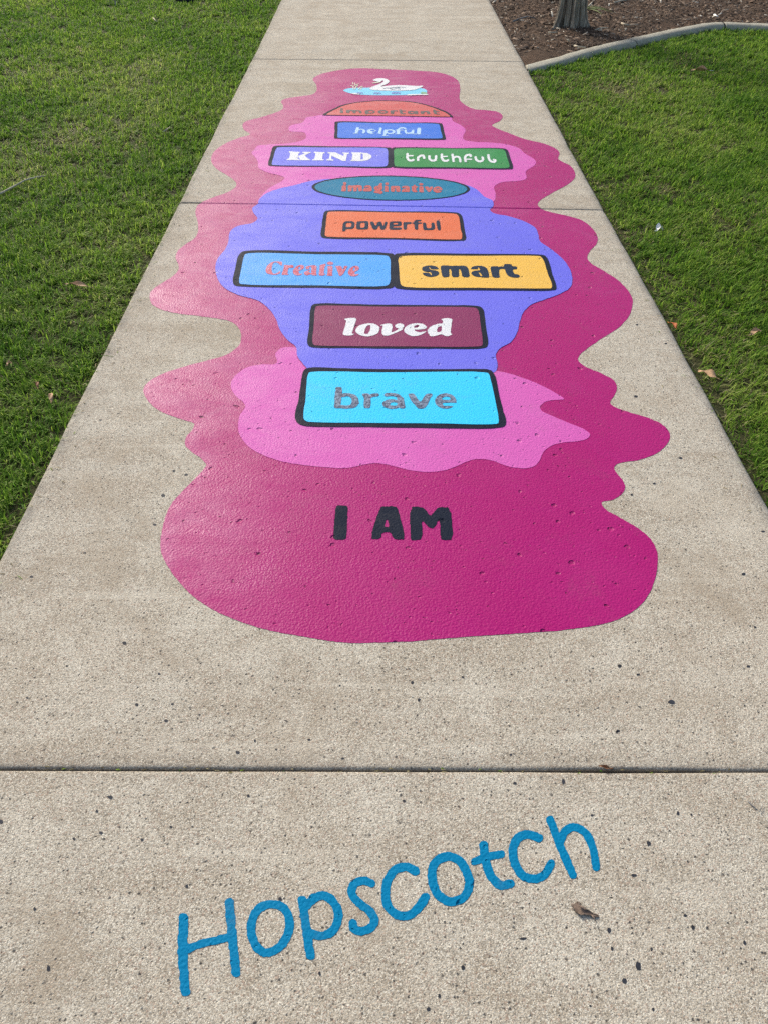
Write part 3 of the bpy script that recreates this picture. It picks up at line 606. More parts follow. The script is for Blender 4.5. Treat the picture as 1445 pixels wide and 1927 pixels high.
for i, (cr, ops) in enumerate(((U_, [St(54, 52, 139, 682, 133, 850, 140, 1000, 149, 1102), St(52, 52, 398, 594, 415, 800, 437, 994), St(48, 46, 122, 874, 260, 825, 402, 793)]),
    (U_, [Sc(50, 48, 640, 605, 705, 628, 738, 700, 728, 775, 682, 848, 602, 881, 550, 845, 521, 750, 538, 668, 582, 620)]),
    (U_, [St(52, 50, 811, 583, 830, 720, 856, 898), St(50, 50, 838, 612, 880, 570, 940, 560, 990, 600, 1014, 670, 992, 745, 930, 785, 850, 772)]),
    (U_, [St(48, 48, 1200, 488, 1155, 473, 1105, 492, 1090, 545, 1130, 598, 1195, 650, 1219, 705, 1185, 748, 1130, 758, 1098, 738, 1098, 715)]),
    (V_, [St(48, 48, 350, 402, 300, 380, 240, 395, 200, 455, 189, 530, 205, 600, 260, 642, 320, 640, 375, 590, 405, 543)]),
    (V_, [Sc(48, 48, 520, 323, 585, 342, 630, 410, 643, 475, 610, 545, 535, 568, 475, 530, 440, 440, 455, 360)]),
    (V_, [St(48, 48, 720, 260, 730, 345, 765, 435, 815, 480, 865, 470), St(44, 42, 672, 350, 750, 322, 815, 310)]),
    (V_, [St(47, 47, 1020, 222, 965, 203, 910, 218, 880, 280, 890, 360, 935, 428, 1000, 444, 1055, 415, 1086, 362)]),
    (V_, [St(44, 44, 1082, 122, 1130, 250, 1206, 422), St(44, 44, 1138, 235, 1165, 182, 1210, 163, 1268, 190, 1312, 270, 1332, 378)]))):
    letter(ops, cr, MAT['cyan'], 1, r, .55, 60+i)

# --- swan picture
r = empty('painted_swan_picture', at3(725, 168)); tag(r, 'painting of a white swan on a blue pond near the far end of the mural', 'painted picture')
sheet('pond', [(646.4,170),(652,167),(664,165.4),(684,165),(740,164.5),(787,165.5),(798,167.2),(803,170.5),(801,176),(767,178.6),(694,178.8),(667,176.8),(654,174)], MAT['pond'], 2, r, 4, 0)
SW = (640, 140, 8.5)
body = letter([P(465,232, 490,208, 560,178, 640,150, 690,118, 700,98, 672,95, 655,118, 600,118, 560,104, 522,100, 535,80, 580,64, 660,58, 740,70, 782,96, 784,122, 750,150, 690,172, 640,192, 650,202, 720,186, 840,174, 960,170, 1080,174, 1200,186, 1270,184, 1328,175, 1326,188, 1270,216, 1200,244, 1080,256, 880,260, 640,256, 500,246)], SW, MAT['white'], 4, r, .2, 3, True)
body.name = 'swan'
b = letter([P(512,134, 580,124, 660,114, 640,126, 580,136, 530,140)], SW, MAT['reed paint'], 5, r, .1, 4, False); b.name = 'beak'
for k, sp in enumerate((St(10, 7, 690, 226, 760, 216, 840, 236), St(10, 7, 790, 220, 860, 206, 950, 216), St(10, 7, 880, 206, 960, 202, 1040, 208), St(10, 7, 820, 238, 900, 228, 960, 236))):
    f = letter([sp], SW, MAT['grey'], 5, r, .3, k, False); f.name = 'feather_line'
for k, sp in enumerate((E(320, 298, 55, 14), E(595, 300, 60, 14), E(890, 296, 75, 16))):
    f = letter([sp, HE(sp[1]-20, sp[2]+5, 18, 7), HE(sp[1]+24, sp[2]+5, 20, 7)], SW, MAT['lily'], 4, r, .8, k); f.name = 'lily_pad'
for k, sp in enumerate((St(16, 10, 215, 232, 208, 190, 175, 178), St(16, 12, 240, 236, 262, 190, 285, 180), St(16, 10, 300, 236, 328, 200, 360, 190), St(14, 10, 330, 238, 350, 212), St(12, 12, 205, 128, 208, 155), St(12, 12, 238, 140, 242, 165), St(9, 8, 225, 180, 300, 150))):
    f = letter([sp], SW, MAT['reed paint'], 4, r, .5, k, False); f.name = 'reed'
f = letter([P(1280,290, 1310,272, 1340,280, 1375,285, 1390,305, 1340,310, 1290,306)], SW, MAT['leaf paint'], 5, r, .9, 4); f.name = 'leaf_clump'
for sp in (P(1060,322, 1200,312, 1320,312, 1408,314, 1400,328, 1200,330, 1080,334), P(170,300, 230,292, 320,310, 310,324, 210,314)):
    f = letter([sp], SW, MAT['white'], 4, r, .8, 9); f.name = 'foam_edge'

# ------------------------------------------------------------------ ground, lawns, garden bed
EDGE_PX = [(986, 123), (1040, 112), (1100, 97), (1140, 87), (1180, 78), (1250, 62), (1300, 52), (1340, 45.5), (1370, 45), (1445, 48), (1520, 54), (1640, 64)]
EC = catmull([at(px, py+3, 0.0) for px, py in EDGE_PX], 8, closed=False)          # line of the edging on the ground
ex_s = EC[:, 0]; ey_s = EC[:, 1]
def edging_y(x): return np.interp(x, ex_s, ey_s, left=ey_s[0], right=ey_s[-1])
Msoil = NM('lawn soil'); sv = Msoil.noise(30, 5, .65)
Msoil.bump(Msoil.noise(90, 4, .65), .01, .9)
MAT['soil'] = Msoil.base(Msoil.mix(Msoil.remap(sv, .35, .65), (.040, .044, .018), (.080, .078, .034)), .95, .1)
Mg = NM('distant turf'); gv = Mg.noise(6, 6, .65); gv2 = Mg.noise(160, 3, .6)
gc = Mg.mix(Mg.remap(gv, .35, .65), (.045, .085, .020), (.085, .12, .035)); Mg.bump(gv2, .02, 1)
MAT['turf'] = Mg.base(Mg.mix(Mg.remap(gv2, .35, .65, .6, 0), gc, (.02, .04, .01)), .9, .1)
G = 300.
tag(obj('ground', [(-G, -G, -.13), (G, -G, -.13), (G, G, -.13), (-G, G, -.13)], [(0, 1, 2, 3)], MAT['turf']), 'flat ground stretching to the horizon', kind='structure')
SOIL_Z = -.032
def lawn_sheet(name, side, label):
    ys = np.linspace(-2, 13.2, 40); inner = [(float((XL if side < 0 else XR)(y))+(.01 if side < 0 else -.01), y) for y in ys]
    V = [(x, y, SOIL_Z) for x, y in inner]+[(side*9., y, SOIL_Z) for y in ys]; n = len(ys)
    F = [((i, i+1, n+i+1, n+i) if side > 0 else (i, n+i, n+i+1, i+1)) for i in range(n-1)]
    F = [f[::-1] for f in F]
    return tag(obj(name, V, F, MAT['soil']), label, kind='structure')
lawn_sheet('lawn', -1, 'soil of the lawn left of the path'); lawn_sheet('lawn', 1, 'soil of the lawn right of the path')

Mgr = NM('grass blade'); tt = Mgr.attr('tint'); dr = Mgr.attr('dry')
gcol = Mgr.ramp(tt, [(0., (.034, .125, .014)), (.30, (.090, .225, .016)), (.60, (.168, .320, .030)), (.88, (.265, .40, .045)), (1., (.36, .45, .10))])
gcol = Mgr.mix(dr, gcol, Mgr.ramp(tt, [(0., (.12, .09, .045)), (.6, (.32, .27, .14)), (1., (.50, .45, .28))]))
Mgr.base(gcol, .6, .12)
trn = Mgr.n('BsdfTranslucent'); Mgr.set(trn.inputs[0], gcol); mx = Mgr.n('MixShader'); mx.inputs[0].default_value = .50
Mgr.t.links.new(Mgr.b.outputs[0], mx.inputs[1]); Mgr.t.links.new(trn.outputs[0], mx.inputs[2]); Mgr.t.links.new(mx.outputs[0], Mgr.out.inputs[0])
MAT['grass'] = Mgr.m
DRY = [(at(150, 250), .9, .8), (at(250, 130), .7, .5), (at(60, 120), .8, .5), (at(1130, 160), .75, 1.0), (at(1290, 110), .7, .8), (at(1230, 350), .35, .6), (at(1170, 440), .16, 1.), (at(1350, 640), .35, .6),
       (at(150, 560), .25, .5), (at(1400, 400), .5, .5), (at(60, 300), .5, .6)]
def grass(name, side, label, z0=SOIL_Z):
    xs, ys, dens = [], [], []
    def region(y0, y1, per):                         # scatter tufts in a band
        W = 6.0 if y1 > 6 else 3.4 if y1 > 3.4 else 2.2
        n = int((y1-y0)*W*per); y = RNG.uniform(y0, y1, n); e = (XL if side < 0 else XR)(y)
        x = e+side*RNG.uniform(-.006, W, n)
        ok = np.abs(x) < .367*y+.507+.75
        if side > 0: ok &= y < edging_y(x)-.045
        return x[ok], y[ok]
    TX, TY = [], []
    for y0, y1, per in ((.9, 2.6, 2000), (2.6, 4., 1700), (4., 6., 1400), (6., 8.2, 1100), (8.2, 11.8, 750)):
        a, b = region(y0, y1, per); TX.append(a); TY.append(b)
    TX = np.concatenate(TX); TY = np.concatenate(TY); nt_ = len(TX)
    k = 9
    tx = np.repeat(TX, k); ty = np.repeat(TY, k); N = len(tx)
    x = tx+RNG.normal(0, .011, N); y = ty+RNG.normal(0, .011, N)
    e = (XL if side < 0 else XR)(y); de = side*(x-e)
    dry = np.zeros(N)
    for (c, rad, amp) in DRY: dry = np.maximum(dry, amp*np.exp(-((x-c[0])**2+(y-c[1])**2)/(rad*.55)**2))
    n1 = fbm(x*1.6, y*1.6, 41); n2 = fbm(x*6, y*6, 51); n3 = fbm(x*14, y*14, 61, 2)
    dryf = np.clip(.09+dry*.55+(n2-.5)*.9*(.25+dry)+(n1-.5)*.25, .03, .75)
    edge = np.exp(-np.clip(de, 0, 1)/(.045 if side > 0 else .025))
    dryf = np.clip(dryf+edge*(.45 if side > 0 else .2), 0, .85)
    keep = RNG.random(N) > edge*(.78 if side > 0 else .45)*(n3 > .36)
    keep &= ~((de < .004))
    bare = np.clip((n2-.66)*5, 0, 1); keep &= RNG.random(N) > bare*.4
    x, y, de, dryf, n1, n2, n3, edge = [v[keep] for v in (x, y, de, dryf, n1, n2, n3, edge)]; N = len(x)
    dist = np.clip((y-2)/7, 0, 1)
    L = RNG.uniform(.024, .060, N)*(.70+.75*n3)*(1-.45*edge)*(1-.15*dist)
    wd = RNG.uniform(.0013, .0024, N)*(1+.9*dist)
    az = RNG.uniform(0, 2*np.pi, N)*.75+np.pi*2*fbm(x*3, y*3, 71)
    lean1 = np.abs(RNG.normal(.70, .36, N)); lean2 = lean1+RNG.uniform(.2, 1.1, N)
    isdry = RNG.random(N) < dryf
    lean1 = np.where(isdry, lean1+.55, lean1); lean2 = np.where(isdry, lean2+.4, lean2)
    dx, dy = np.cos(az), np.sin(az); wx, wy = -dy*wd, dx*wd
    over = (de < .035) & (RNG.random(N) < .45); az = np.where(over, (np.pi if side > 0 else 0)+RNG.normal(0, .7, N), az)
    L = np.where(over, L*1.5, L); dx, dy = np.cos(az), np.sin(az); wx, wy = -dy*wd, dx*wd
    zr = z0+np.zeros(N)
    mx_ = x+dx*L*.5*np.sin(lean1); my = y+dy*L*.5*np.sin(lean1); mz = zr+L*.5*np.cos(lean1)
    qx = mx_+dx*L*.5*np.sin(lean2); qy = my+dy*L*.5*np.sin(lean2); qz = np.maximum(mz+L*.5*np.cos(lean2), z0+.004)
    V = np.stack([np.stack([x-wx, y-wy, zr], 1), np.stack([x+wx, y+wy, zr], 1), np.stack([mx_-wx*.85, my-wy*.85, mz], 1), np.stack([mx_+wx*.85, my+wy*.85, mz], 1), np.stack([qx, qy, qz], 1)], 1).reshape(-1, 3)
    o = np.arange(N)*5
    F = np.stack([np.stack([o, o+1, o+3], 1), np.stack([o, o+3, o+2], 1), np.stack([o+2, o+3, o+4], 1)], 1).reshape(-1, 3)
    me = tri_mesh(name, V, F)
    tint = np.clip(RNG.normal(.60, .19, N)+(n1-.5)*.7+(n2-.5)*.35, 0, 1)
    fattr(me, 'tint', np.repeat(tint, 5)); fattr(me, 'dry', np.repeat(np.where(isdry, RNG.uniform(.6, 1., N), RNG.uniform(0, .12, N)), 5))
    ob = link_mesh(name, me, MAT['grass']); tag(ob, label, 'grass', kind='stuff'); print(name, N)
    return ob
grass('grass', -1, 'short green lawn grass left of the path'); grass('grass', 1, 'short green lawn grass right of the path, dry near the edging')

def clippings():
    n = 520; side = np.where(RNG.random(n) < .5, -1, 1); y = RNG.uniform(1.2, 9.5, n); off = RNG.exponential(.035, n)+.004
    x = np.where(side < 0, XL(y)+off, XR(y)-off); k = 70                      # some caught in the near joint
    x[:k] = RNG.uniform(-.95, 1.1, k); y[:k] = JN[1][0]+JN[1][1]*x[:k]+RNG.normal(0, .004, k)
    L = RNG.uniform(.006, .028, n); L[:k] *= .5; az = RNG.uniform(0, 6.28, n); w_ = RNG.uniform(.0006, .0014, n); az[:k] = RNG.normal(0, .25, k)
    dx, dy = np.cos(az)*L*.5, np.sin(az)*L*.5; sx, sy = -np.sin(az)*w_, np.cos(az)*w_; z0 = np.full(n, .0014); z0[:k] = -.001; bow = RNG.uniform(0, .004, n)
    V = np.stack([np.stack([x-dx-sx, y-dy-sy, z0], 1), np.stack([x-dx+sx, y-dy+sy, z0], 1), np.stack([x+sx, y+sy, z0+bow], 1), np.stack([x-sx, y-sy, z0+bow], 1), np.stack([x+dx, y+dy, z0+.0004], 1)], 1).reshape(-1, 3)
    o = (np.arange(n)*5)[:, None]; F = np.concatenate([o+np.array([[0, 3, 2]]), o+np.array([[0, 2, 1]]), o+np.array([[3, 4, 2]])], 1).reshape(-1, 3)
    me = tri_mesh('grass_clippings', V, F); fattr(me, 'tint', np.repeat(RNG.random(n), 5)); fattr(me, 'dry', np.repeat((RNG.random(n) < .75)*.95, 5))
    tag(link_mesh('grass_clippings', me, MAT['grass']), 'dry grass clippings scattered along the path edges', 'clippings', kind='stuff')
clippings()
# garden bed
Mm = NM('mulch soil'); mv = Mm.noise(22, 5, .7); mv2 = Mm.noise(3, 3, .6)
mc = Mm.mix(Mm.remap(mv, .35, .68), (.050, .036, .026), (.165, .115, .080)); mc = Mm.mix(Mm.remap(mv2, .4, .65, 0, .5), mc, (.13, .075, .045))
Mm.bump(Mm.noise(70, 5, .7), .02, 1.)
MAT['mulch'] = Mm.base(mc, .95, .1)
def bed():
    xs = np.linspace(0, 1, 90); V, F = [], []; nx, ny = 90, 60
    for j in range(ny):
        for i in range(nx):
            x = ex_s[0]-.02+(ex_s[-1]+2-ex_s[0])*(i/(nx-1))**1.3
            yb = float(edging_y(x)); y = yb+(13.2-yb)*(j/(ny-1))**1.25
            xl = float(XR(y))-.005
            x2 = xl+(x-(ex_s[0]-.02))
            z = SOIL_Z+.012+.035*(1-math.exp(-max(0, y-yb)/.5))*min(1, (x2-xl)/.3) + (fbm(x2*4, y*4, 91)-.5)*.05*min(1, (x2-xl)/.15)
            V.append((x2, y, z))
    for j in range(ny-1):
        for i in range(nx-1):
            a = j*nx+i; F.append((a, a+1, a+nx+1, a+nx))
    return tag(obj('garden_bed', V, F, MAT['mulch'], smooth=True), 'dark brown mulched bed beyond the concrete edging', kind='structure')
bed()
def bed_z(x, y):
    yb = edging_y(x); xl = XR(y)
    return SOIL_Z+.012+.035*(1-np.exp(-np.maximum(0, y-yb)/.5))*np.clip((x-xl)/.3, 0, 1)+(fbm(x*4, y*4, 91)-.5)*.05*np.clip((x-xl)/.15, 0, 1)
# mulch chips
Mc = NM('mulch chip'); ct = Mc.attr('tint')
MAT['chip'] = Mc.base(Mc.ramp(ct, [(0., (.035, .025, .018)), (.5, (.145, .098, .068)), (.8, (.27, .20, .145)), (.94, (.46, .40, .31)), (1., (.64, .60, .50))]), .9, .15)
def chips():
    n = 30000; y = RNG.uniform(7.2, 12.2, n); x = XR(y)+RNG.uniform(.0, 5.2, n)
    ok = (y > edging_y(x)+.05) & (x < .367*y+.507+.8); x, y = x[ok], y[ok]; n = len(x)
    L = RNG.uniform(.010, .045, n)*np.where(RNG.random(n) < .05, 1.9, 1); W = L*RNG.uniform(.12, .4, n); T = W*.5
    az = RNG.uniform(0, 2*np.pi, n); tl = RNG.normal(0, .25, n)
    ux, uy, uz = np.cos(az)*np.cos(tl), np.sin(az)*np.cos(tl), np.sin(tl); vx, vy = -np.sin(az), np.cos(az)
    z = bed_z(x, y)+RNG.uniform(.0, .012, n); V = np.zeros((n, 6, 3))
    for k, (a, b, c) in enumerate(((-.5, -.5, 0), (-.4, .5, 0), (.5, .4, 0), (.45, -.5, 0), (-.4, 0, 1), (.42, .05, 1))):
        V[:, k, 0] = x+ux*L*a+vx*W*b; V[:, k, 1] = y+uy*L*a+vy*W*b; V[:, k, 2] = z+uz*L*a+T*c
    o = (np.arange(n)*6)[:, None]
    F = np.concatenate([o+np.array([[0, 4, 1]]), o+np.array([[3, 2, 5]]), o+np.array([[0, 3, 5]]), o+np.array([[0, 5, 4]]), o+np.array([[1, 4, 5]]), o+np.array([[1, 5, 2]])], 1).reshape(-1, 3)
    me = tri_mesh('mulch', V.reshape(-1, 3), F); fattr(me, 'tint', np.repeat(np.clip(RNG.beta(2, 3, n)*1.15+(RNG.random(n) < .02)*.4, 0, 1), 6))
    tag(link_mesh('mulch', me, MAT['chip']), 'brown bark mulch and litter covering the garden bed', 'mulch', kind='stuff')
chips()

# concrete edging, cast in lengths with cut joints
def edging():
    root = empty('garden_edging', (EC[0][0], EC[0][1], SOIL_Z)); tag(root, 'grey concrete edging curving between lawn and mulched bed', 'edging')
    T = np.gradient(EC, axis=0); T /= np.linalg.norm(T, axis=1)[:, None]; Nn = np.stack([-T[:, 1], T[:, 0]], 1)
    s = np.concatenate([[0], np.cumsum(np.linalg.norm(np.diff(EC, axis=0), axis=1))])
    cuts_px = [1188, 1357]; cx = [float(at(c, 80 if c < 1300 else 46)[0]) for c in cuts_px]
    cs = [0]+[float(np.interp(c, ex_s, s)) for c in cx]+[s[-1]]
    Tn0 = T[0]
    pf = [(-.066, -.06), (-.064, .014), (-.052, .032), (-.030, .040), (.025, .042), (.048, .036), (.060, .022), (.064, -.06)]
    for a, b in zip(cs[:-1], cs[1:]):
        a0 = a-.15 if a == 0 else a; ss = np.concatenate([[a0, a0+.05] if a == 0 else [], [a+.006, a+.009], np.linspace(a+.02, b-.02, max(6, int((b-a)/.05))), [b-.009, b-.006]]); V, F = [], []
        for q, t in enumerate(ss):
            c = np.array([np.interp(t, s, EC[:, 0]), np.interp(t, s, EC[:, 1])]); nn = np.array([np.interp(t, s, Nn[:, 0]), np.interp(t, s, Nn[:, 1])])
            sh = .93 if (q == len(ss)-1 or (q == 0 and a > 0)) else 1
            for (u, zz) in pf:
                j = (fbm(t*11, u*40, 17)-.5)*.012
                px_, py_ = c+nn*(u*sh+j)
                if t < 0: px_, py_ = px_+Tn0[0]*t, py_+Tn0[1]*t
                px_ = max(px_, float(XR(py_))+.003)
                rise = .45+.55*min(1, max(0, t)/.7); V.append((px_, py_, SOIL_Z+.012+(zz*sh*rise if zz > 0 else zz)+j*.4))
        m = len(pf)
        for i in range(len(ss)-1):
            for k in range(m-1): F.append((i*m+k, i*m+k+1, (i+1)*m+k+1, (i+1)*m+k))
        F.append(tuple(range(m))); F.append(tuple(range(len(V)-1, len(V)-1-m, -1)))
        obj('edging_length', V, F, MAT['edging'], root, True)
edging()

# ------------------------------------------------------------------ tree
Mb = NM('bark'); tw = Mb.attr('groove'); bn = Mb.noise(9, 5, .65, Mb.scaled((6, 6, .55)), .6); bn2 = Mb.noise(70, 4, .65, Mb.scaled((1, 1, .2)))
bc = Mb.mix(Mb.remap(bn, .35, .66), (.19, .15, .11), (.54, .50, .40)); bc = Mb.mix(Mb.remap(bn2, .5, .7, 0, .6), bc, (.17, .12, .09))
bc = Mb.mix(tw, bc, (.040, .028, .020)); Mb.bump(bn2, .012, 1.)
MAT['bark'] = Mb.base(bc, .9, .15)
Ml = NM('tree leaf'); lt = Ml.attr('tint'); lc = Ml.ramp(lt, [(0., (.025, .055, .018)), (.6, (.06, .11, .03)), (1., (.11, .17, .05))])
MAT['tree leaf'] = Ml.base(lc, .5, .3)
TB = at3(1069, 50)
def tube(path, radii, n=10):
    V, F = [], []; path = [Vector(p) for p in path]
    for i, (p, r_) in enumerate(zip(path, radii)):
        d = (path[min(i+1, len(path)-1)]-path[max(i-1, 0)]).normalized(); u = d.orthogonal().normalized()
        if i and abs(u.dot(pu)) < 2: u = (pu-d*pu.dot(d)).normalized()
        pu = u; v = d.cross(u)
        for k in range(n): a = 2*math.pi*k/n; V.append(p+(u*math.cos(a)+v*math.sin(a))*r_)
    for i in range(len(path)-1):
        for k in range(n): F.append((i*n+k, i*n+(k+1) % n, (i+1)*n+(k+1) % n, (i+1)*n+k))
    F.append(tuple(reversed(range(n)))); F.append(tuple(range((len(path)-1)*n, len(path)*n)))
    return V, F
def build_tree():
    root = empty('paperbark_tree', (TB.x, TB.y, SOIL_Z)); tag(root, 'tree with stringy grey brown bark rooted in the mulched bed', 'tree')
    nz, na = 80, 180; V, F, Gv = [], [], []
    for j in range(nz):
        t = j/(nz-1); z = -.06+3.0*t**1.5; zz = max(0, z)
        R = .098*(1-.13*zz/3)+.034*math.exp(-zz/.08)+.012*math.exp(-zz/.5)
        for i in range(na):
            a = 2*math.pi*i/na; ca, sa = math.cos(a), math.sin(a)
            tw_ = a+.12*math.sin(z*1.7)
            f1 = fbm(math.cos(tw_)*4.2+9, math.sin(tw_)*4.2+z*.35, 101); f2 = float(vnoise(math.cos(tw_)*11+5, math.sin(tw_)*11+z*.9, 111))
            lobes = .5+.5*math.sin(tw_*5+1.1+f1*3)
            sn = (math.sin(tw_*8+f1*15+z*.8)+.8*math.sin(tw_*13+f2*9-z*1.3))*(.55+.9*float(vnoise(ca*2+3, sa*2+z*1.5, 131))); g = float(np.clip(sn*.8-.12+(.5-f2)*1.4, 0, 1))
            root_f = 1+.75*math.exp(-zz/.07)*(lobes-.35)
            r_ = R*root_f*(1+(f1-.5)*.75+(f2-.5)*.30-.22*g)
            V.append((TB.x+r_*ca+.03*zz*.3, TB.y+r_*sa+.02*zz, z-.02)); Gv.append(g)
    for j in range(nz-1):
        for i in range(na): F.append((j*na+i, j*na+(i+1) % na, (j+1)*na+(i+1) % na, (j+1)*na+i))
    me = bpy.data.meshes.new('trunk'); me.from_pydata(V, [], F); me.update(); fattr(me, 'groove', Gv)
    trunk = link_mesh('trunk', me, MAT['bark'], root, True)
    for k in range(20):                               # loose ribbons of bark at the foot
        a = random.uniform(math.pi, 2*math.pi)+random.choice((0, .2)); h = random.uniform(.12, .5); w_ = random.uniform(.007, .017); r0 = random.uniform(.14, .185)
        V, F = [], []; n = 8
        for i in range(n):
            t = i/(n-1); rr = .104+(r0-.104)*(1-t)**2.2+.006; aa = a+.15*math.sin(t*4+k)
            c = Vector((TB.x+math.cos(aa)*rr, TB.y+math.sin(aa)*rr, -.015+h*t)); s_ = Vector((-math.sin(aa), math.cos(aa), 0))*w_*(.5+.5*math.sin(math.pi*min(1, t+.25)))
            o_ = Vector((math.cos(aa), math.sin(aa), 0))*.006
            V += [c-s_, c+o_, c+s_]
        for i in range(n-1):
            for q in range(2): F.append((i*3+q, i*3+q+1, i*3+q+4, i*3+q+3))
        s = obj('bark_strip', V, F, MAT['bark'], trunk)
        s.matrix_parent_inverse = Matrix.Translation(-Vector(root.location))
    tips = []; top = Vector((TB.x+.027, TB.y+.06, 2.9))
    for k in range(7):
        a = 2*math.pi*k/7+random.uniform(-.3, .3); p = [top+Vector((0, 0, -.5*random.random()))]; d = Vector((math.cos(a)*.6, math.sin(a)*.6, 1)).normalized()
        for i in range(5): d = (d+Vector((random.uniform(-.25, .25), random.uniform(-.25, .25), .08))).normalized(); p.append(p[-1]+d*.48)
        v, f = tube(p, [.055, .045, .036, .027, .018, .009], 8); obj('branch', v, f, MAT['bark'], root, True); tips += p[2:]
    n = 9000; C = np.array([tuple(random.choice(tips)) for _ in range(n)])+RNG.normal(0, .30, (n, 3)); az = RNG.uniform(0, 6.28, n); tl = RNG.normal(-.5, .5, n); L = RNG.uniform(.05, .10, n)
    d = np.stack([np.cos(az)*np.cos(tl), np.sin(az)*np.cos(tl), np.sin(tl)], 1)*L[:, None]; s = np.stack([-np.sin(az), np.cos(az), RNG.normal(0, .3, n)], 1)*(L*.13)[:, None]
    V = np.stack([C, C+d*.5+s, C+d, C+d*.5-s], 1).reshape(-1, 3); o = (np.arange(n)*4)[:, None]; me = tri_mesh('crown', V, (o+np.array([[0, 1, 2, 3]])))
    fattr(me, 'tint', np.repeat(RNG.random(n), 4)); link_mesh('crown', me, MAT['tree leaf'], root)
build_tree()

# ------------------------------------------------------------------ fallen things
MAT['brown leaf'] = simple_mat('brown dead leaf', (.24, .115, .055), .35, 60, .7, .25, .002)
MAT['tan leaf'] = simple_mat('tan dead leaf', (.44, .28, .155), .3, 60, .7, .25, .002)
MAT['orange leaf'] = simple_mat('orange dead leaf', (.42, .12, .035), .35, 60, .7, .25, .002)
MAT['grey leaf'] = simple_mat('grey brown dead leaf', (.20, .150, .115), .45, 70, .85, .15, .002)
MAT['petal'] = simple_mat('white petal', (.78, .78, .74), .06, 40, .6, .25, 0)
MAT['pale twig'] = simple_mat('pale twig wood', (.50, .44, .33), .3, 40, .8, .2, .002)
MAT['grey twig'] = simple_mat('grey twig wood', (.17, .18, .19), .4, 40, .85, .2, .002)
MAT['green frond'] = simple_mat('green frond', (.20, .25, .09), .3, 40, .7, .2, 0)
MAT['navy'] = simple_mat('dark stone surface', (.018, .022, .030), .4, 30, .8, .2, .004, 40)
MAT['cap'] = simple_mat('pale mushroom skin', (.52, .50, .44), .2, 30, .7, .3, .001)
def leaf(name, label, a_px, b_px, wid, mats, z=.0, curl=.35, bend=.25, cat='leaf', group=None, stalk=None, lift=.012):
    """a dead leaf lying from a to b: curved blade with midrib fold and curled margins, short stalk"""
    A, B = at3(*a_px, z), at3(*b_px, z); L = (B-A).length; d = (B-A).normalized(); s = Vector((-d.y, d.x, 0)); up = Vector((0, 0, 1))
    root = empty(name, ((A+B)/2)); tag(root, label, cat, group)
    V, F = [], []; n, m = 14, 7
    for i in range(n+1):
        t = i/n; wv = wid*.5*max(.03, math.sin(math.pi*t**.8))**.8; c = A+d*L*t+s*wid*bend*math.sin(math.pi*t*1.1)
        for j in range(m):
            u = j/(m-1)*2-1
            zz = lift*(.35+math.sin(math.pi*t)*.7)+curl*wv*(u*u)+.12*wid*math.sin(t*9+u*2)
            V.append(c+s*wv*u*(1-.25*curl)+up*zz)
    for i in range(n):
        for j in range(m-1): F.append((i*m+j, i*m+j+1, (i+1)*m+j+1, (i+1)*m+j))
    obj('leaf_blade', V, F, MAT[mats], root, True)
    st = stalk or mats; v, f = tube([A-d*L*.22+up*.004, A-d*L*.08+up*lift*.4, A+d*L*.05+up*lift*.5], [.0014, .0016, .0016], 6); obj('leaf_stalk', v, f, MAT[st], root, True)
    return root
GZ = -.012   # leaves ride on the grass tips
leaf('fallen_leaf', 'curled tan leaf with a pale tip on the right lawn below the edging', (1334, 134), (1299, 134), .060, 'tan leaf', GZ+.012, .6, .2, group='fallen leaves', stalk='petal')
leaf('fallen_leaf', 'long brown leaf lying on the left lawn beside the path', (168, 542), (123, 537), .030, 'tan leaf', GZ+.012, .5, .1, group='fallen leaves')
leaf('fallen_leaf', 'tan leaf at the right path edge, largest on the near right lawn', (1348, 714), (1312, 700), .036, 'tan leaf', GZ+.012, .3, .1, group='fallen leaves')
leaf('fallen_leaf', 'small orange leaf tucked against the right edge of the path', (1258, 610), (1272, 622), .022, 'orange leaf', GZ+.008, .4, .1, group='fallen leaves')
leaf('fallen_leaf', 'pinkish tan leaf in the right lawn near the picture edge', (1411, 632), (1431, 625), .028, 'tan leaf', GZ+.012, .4, .1, group='fallen leaves')
leaf('fallen_leaf', 'small upright tan leaf low on the left lawn near the path', (98, 758), (99, 742), .018, 'tan leaf', GZ+.012, .4, .0, group='fallen leaves')
leaf('fallen_leaf', 'tiny brown leaf on the left lawn just above the upright tan one', (73, 732), (73, 721), .013, 'brown leaf', GZ+.012, .4, 0, group='fallen leaves')
leaf('fallen_leaf', 'small beige leaf at the far left of the left lawn', (14, 690), (26, 686), .022, 'tan leaf', GZ+.012, .4, 0, group='fallen leaves')
leaf('fallen_leaf', 'thin orange brown leaf stuck in the joint below the mural', (1147, 1446.5), (1125, 1441.5), .010, 'brown leaf', .001, .8, .2, group='fallen leaves', lift=.003)
leaf('white_petal', 'white petal lying on the right lawn beside the path', (1233, 436), (1246, 434), .045, 'petal', GZ+.02, .7, .1, 'petal')
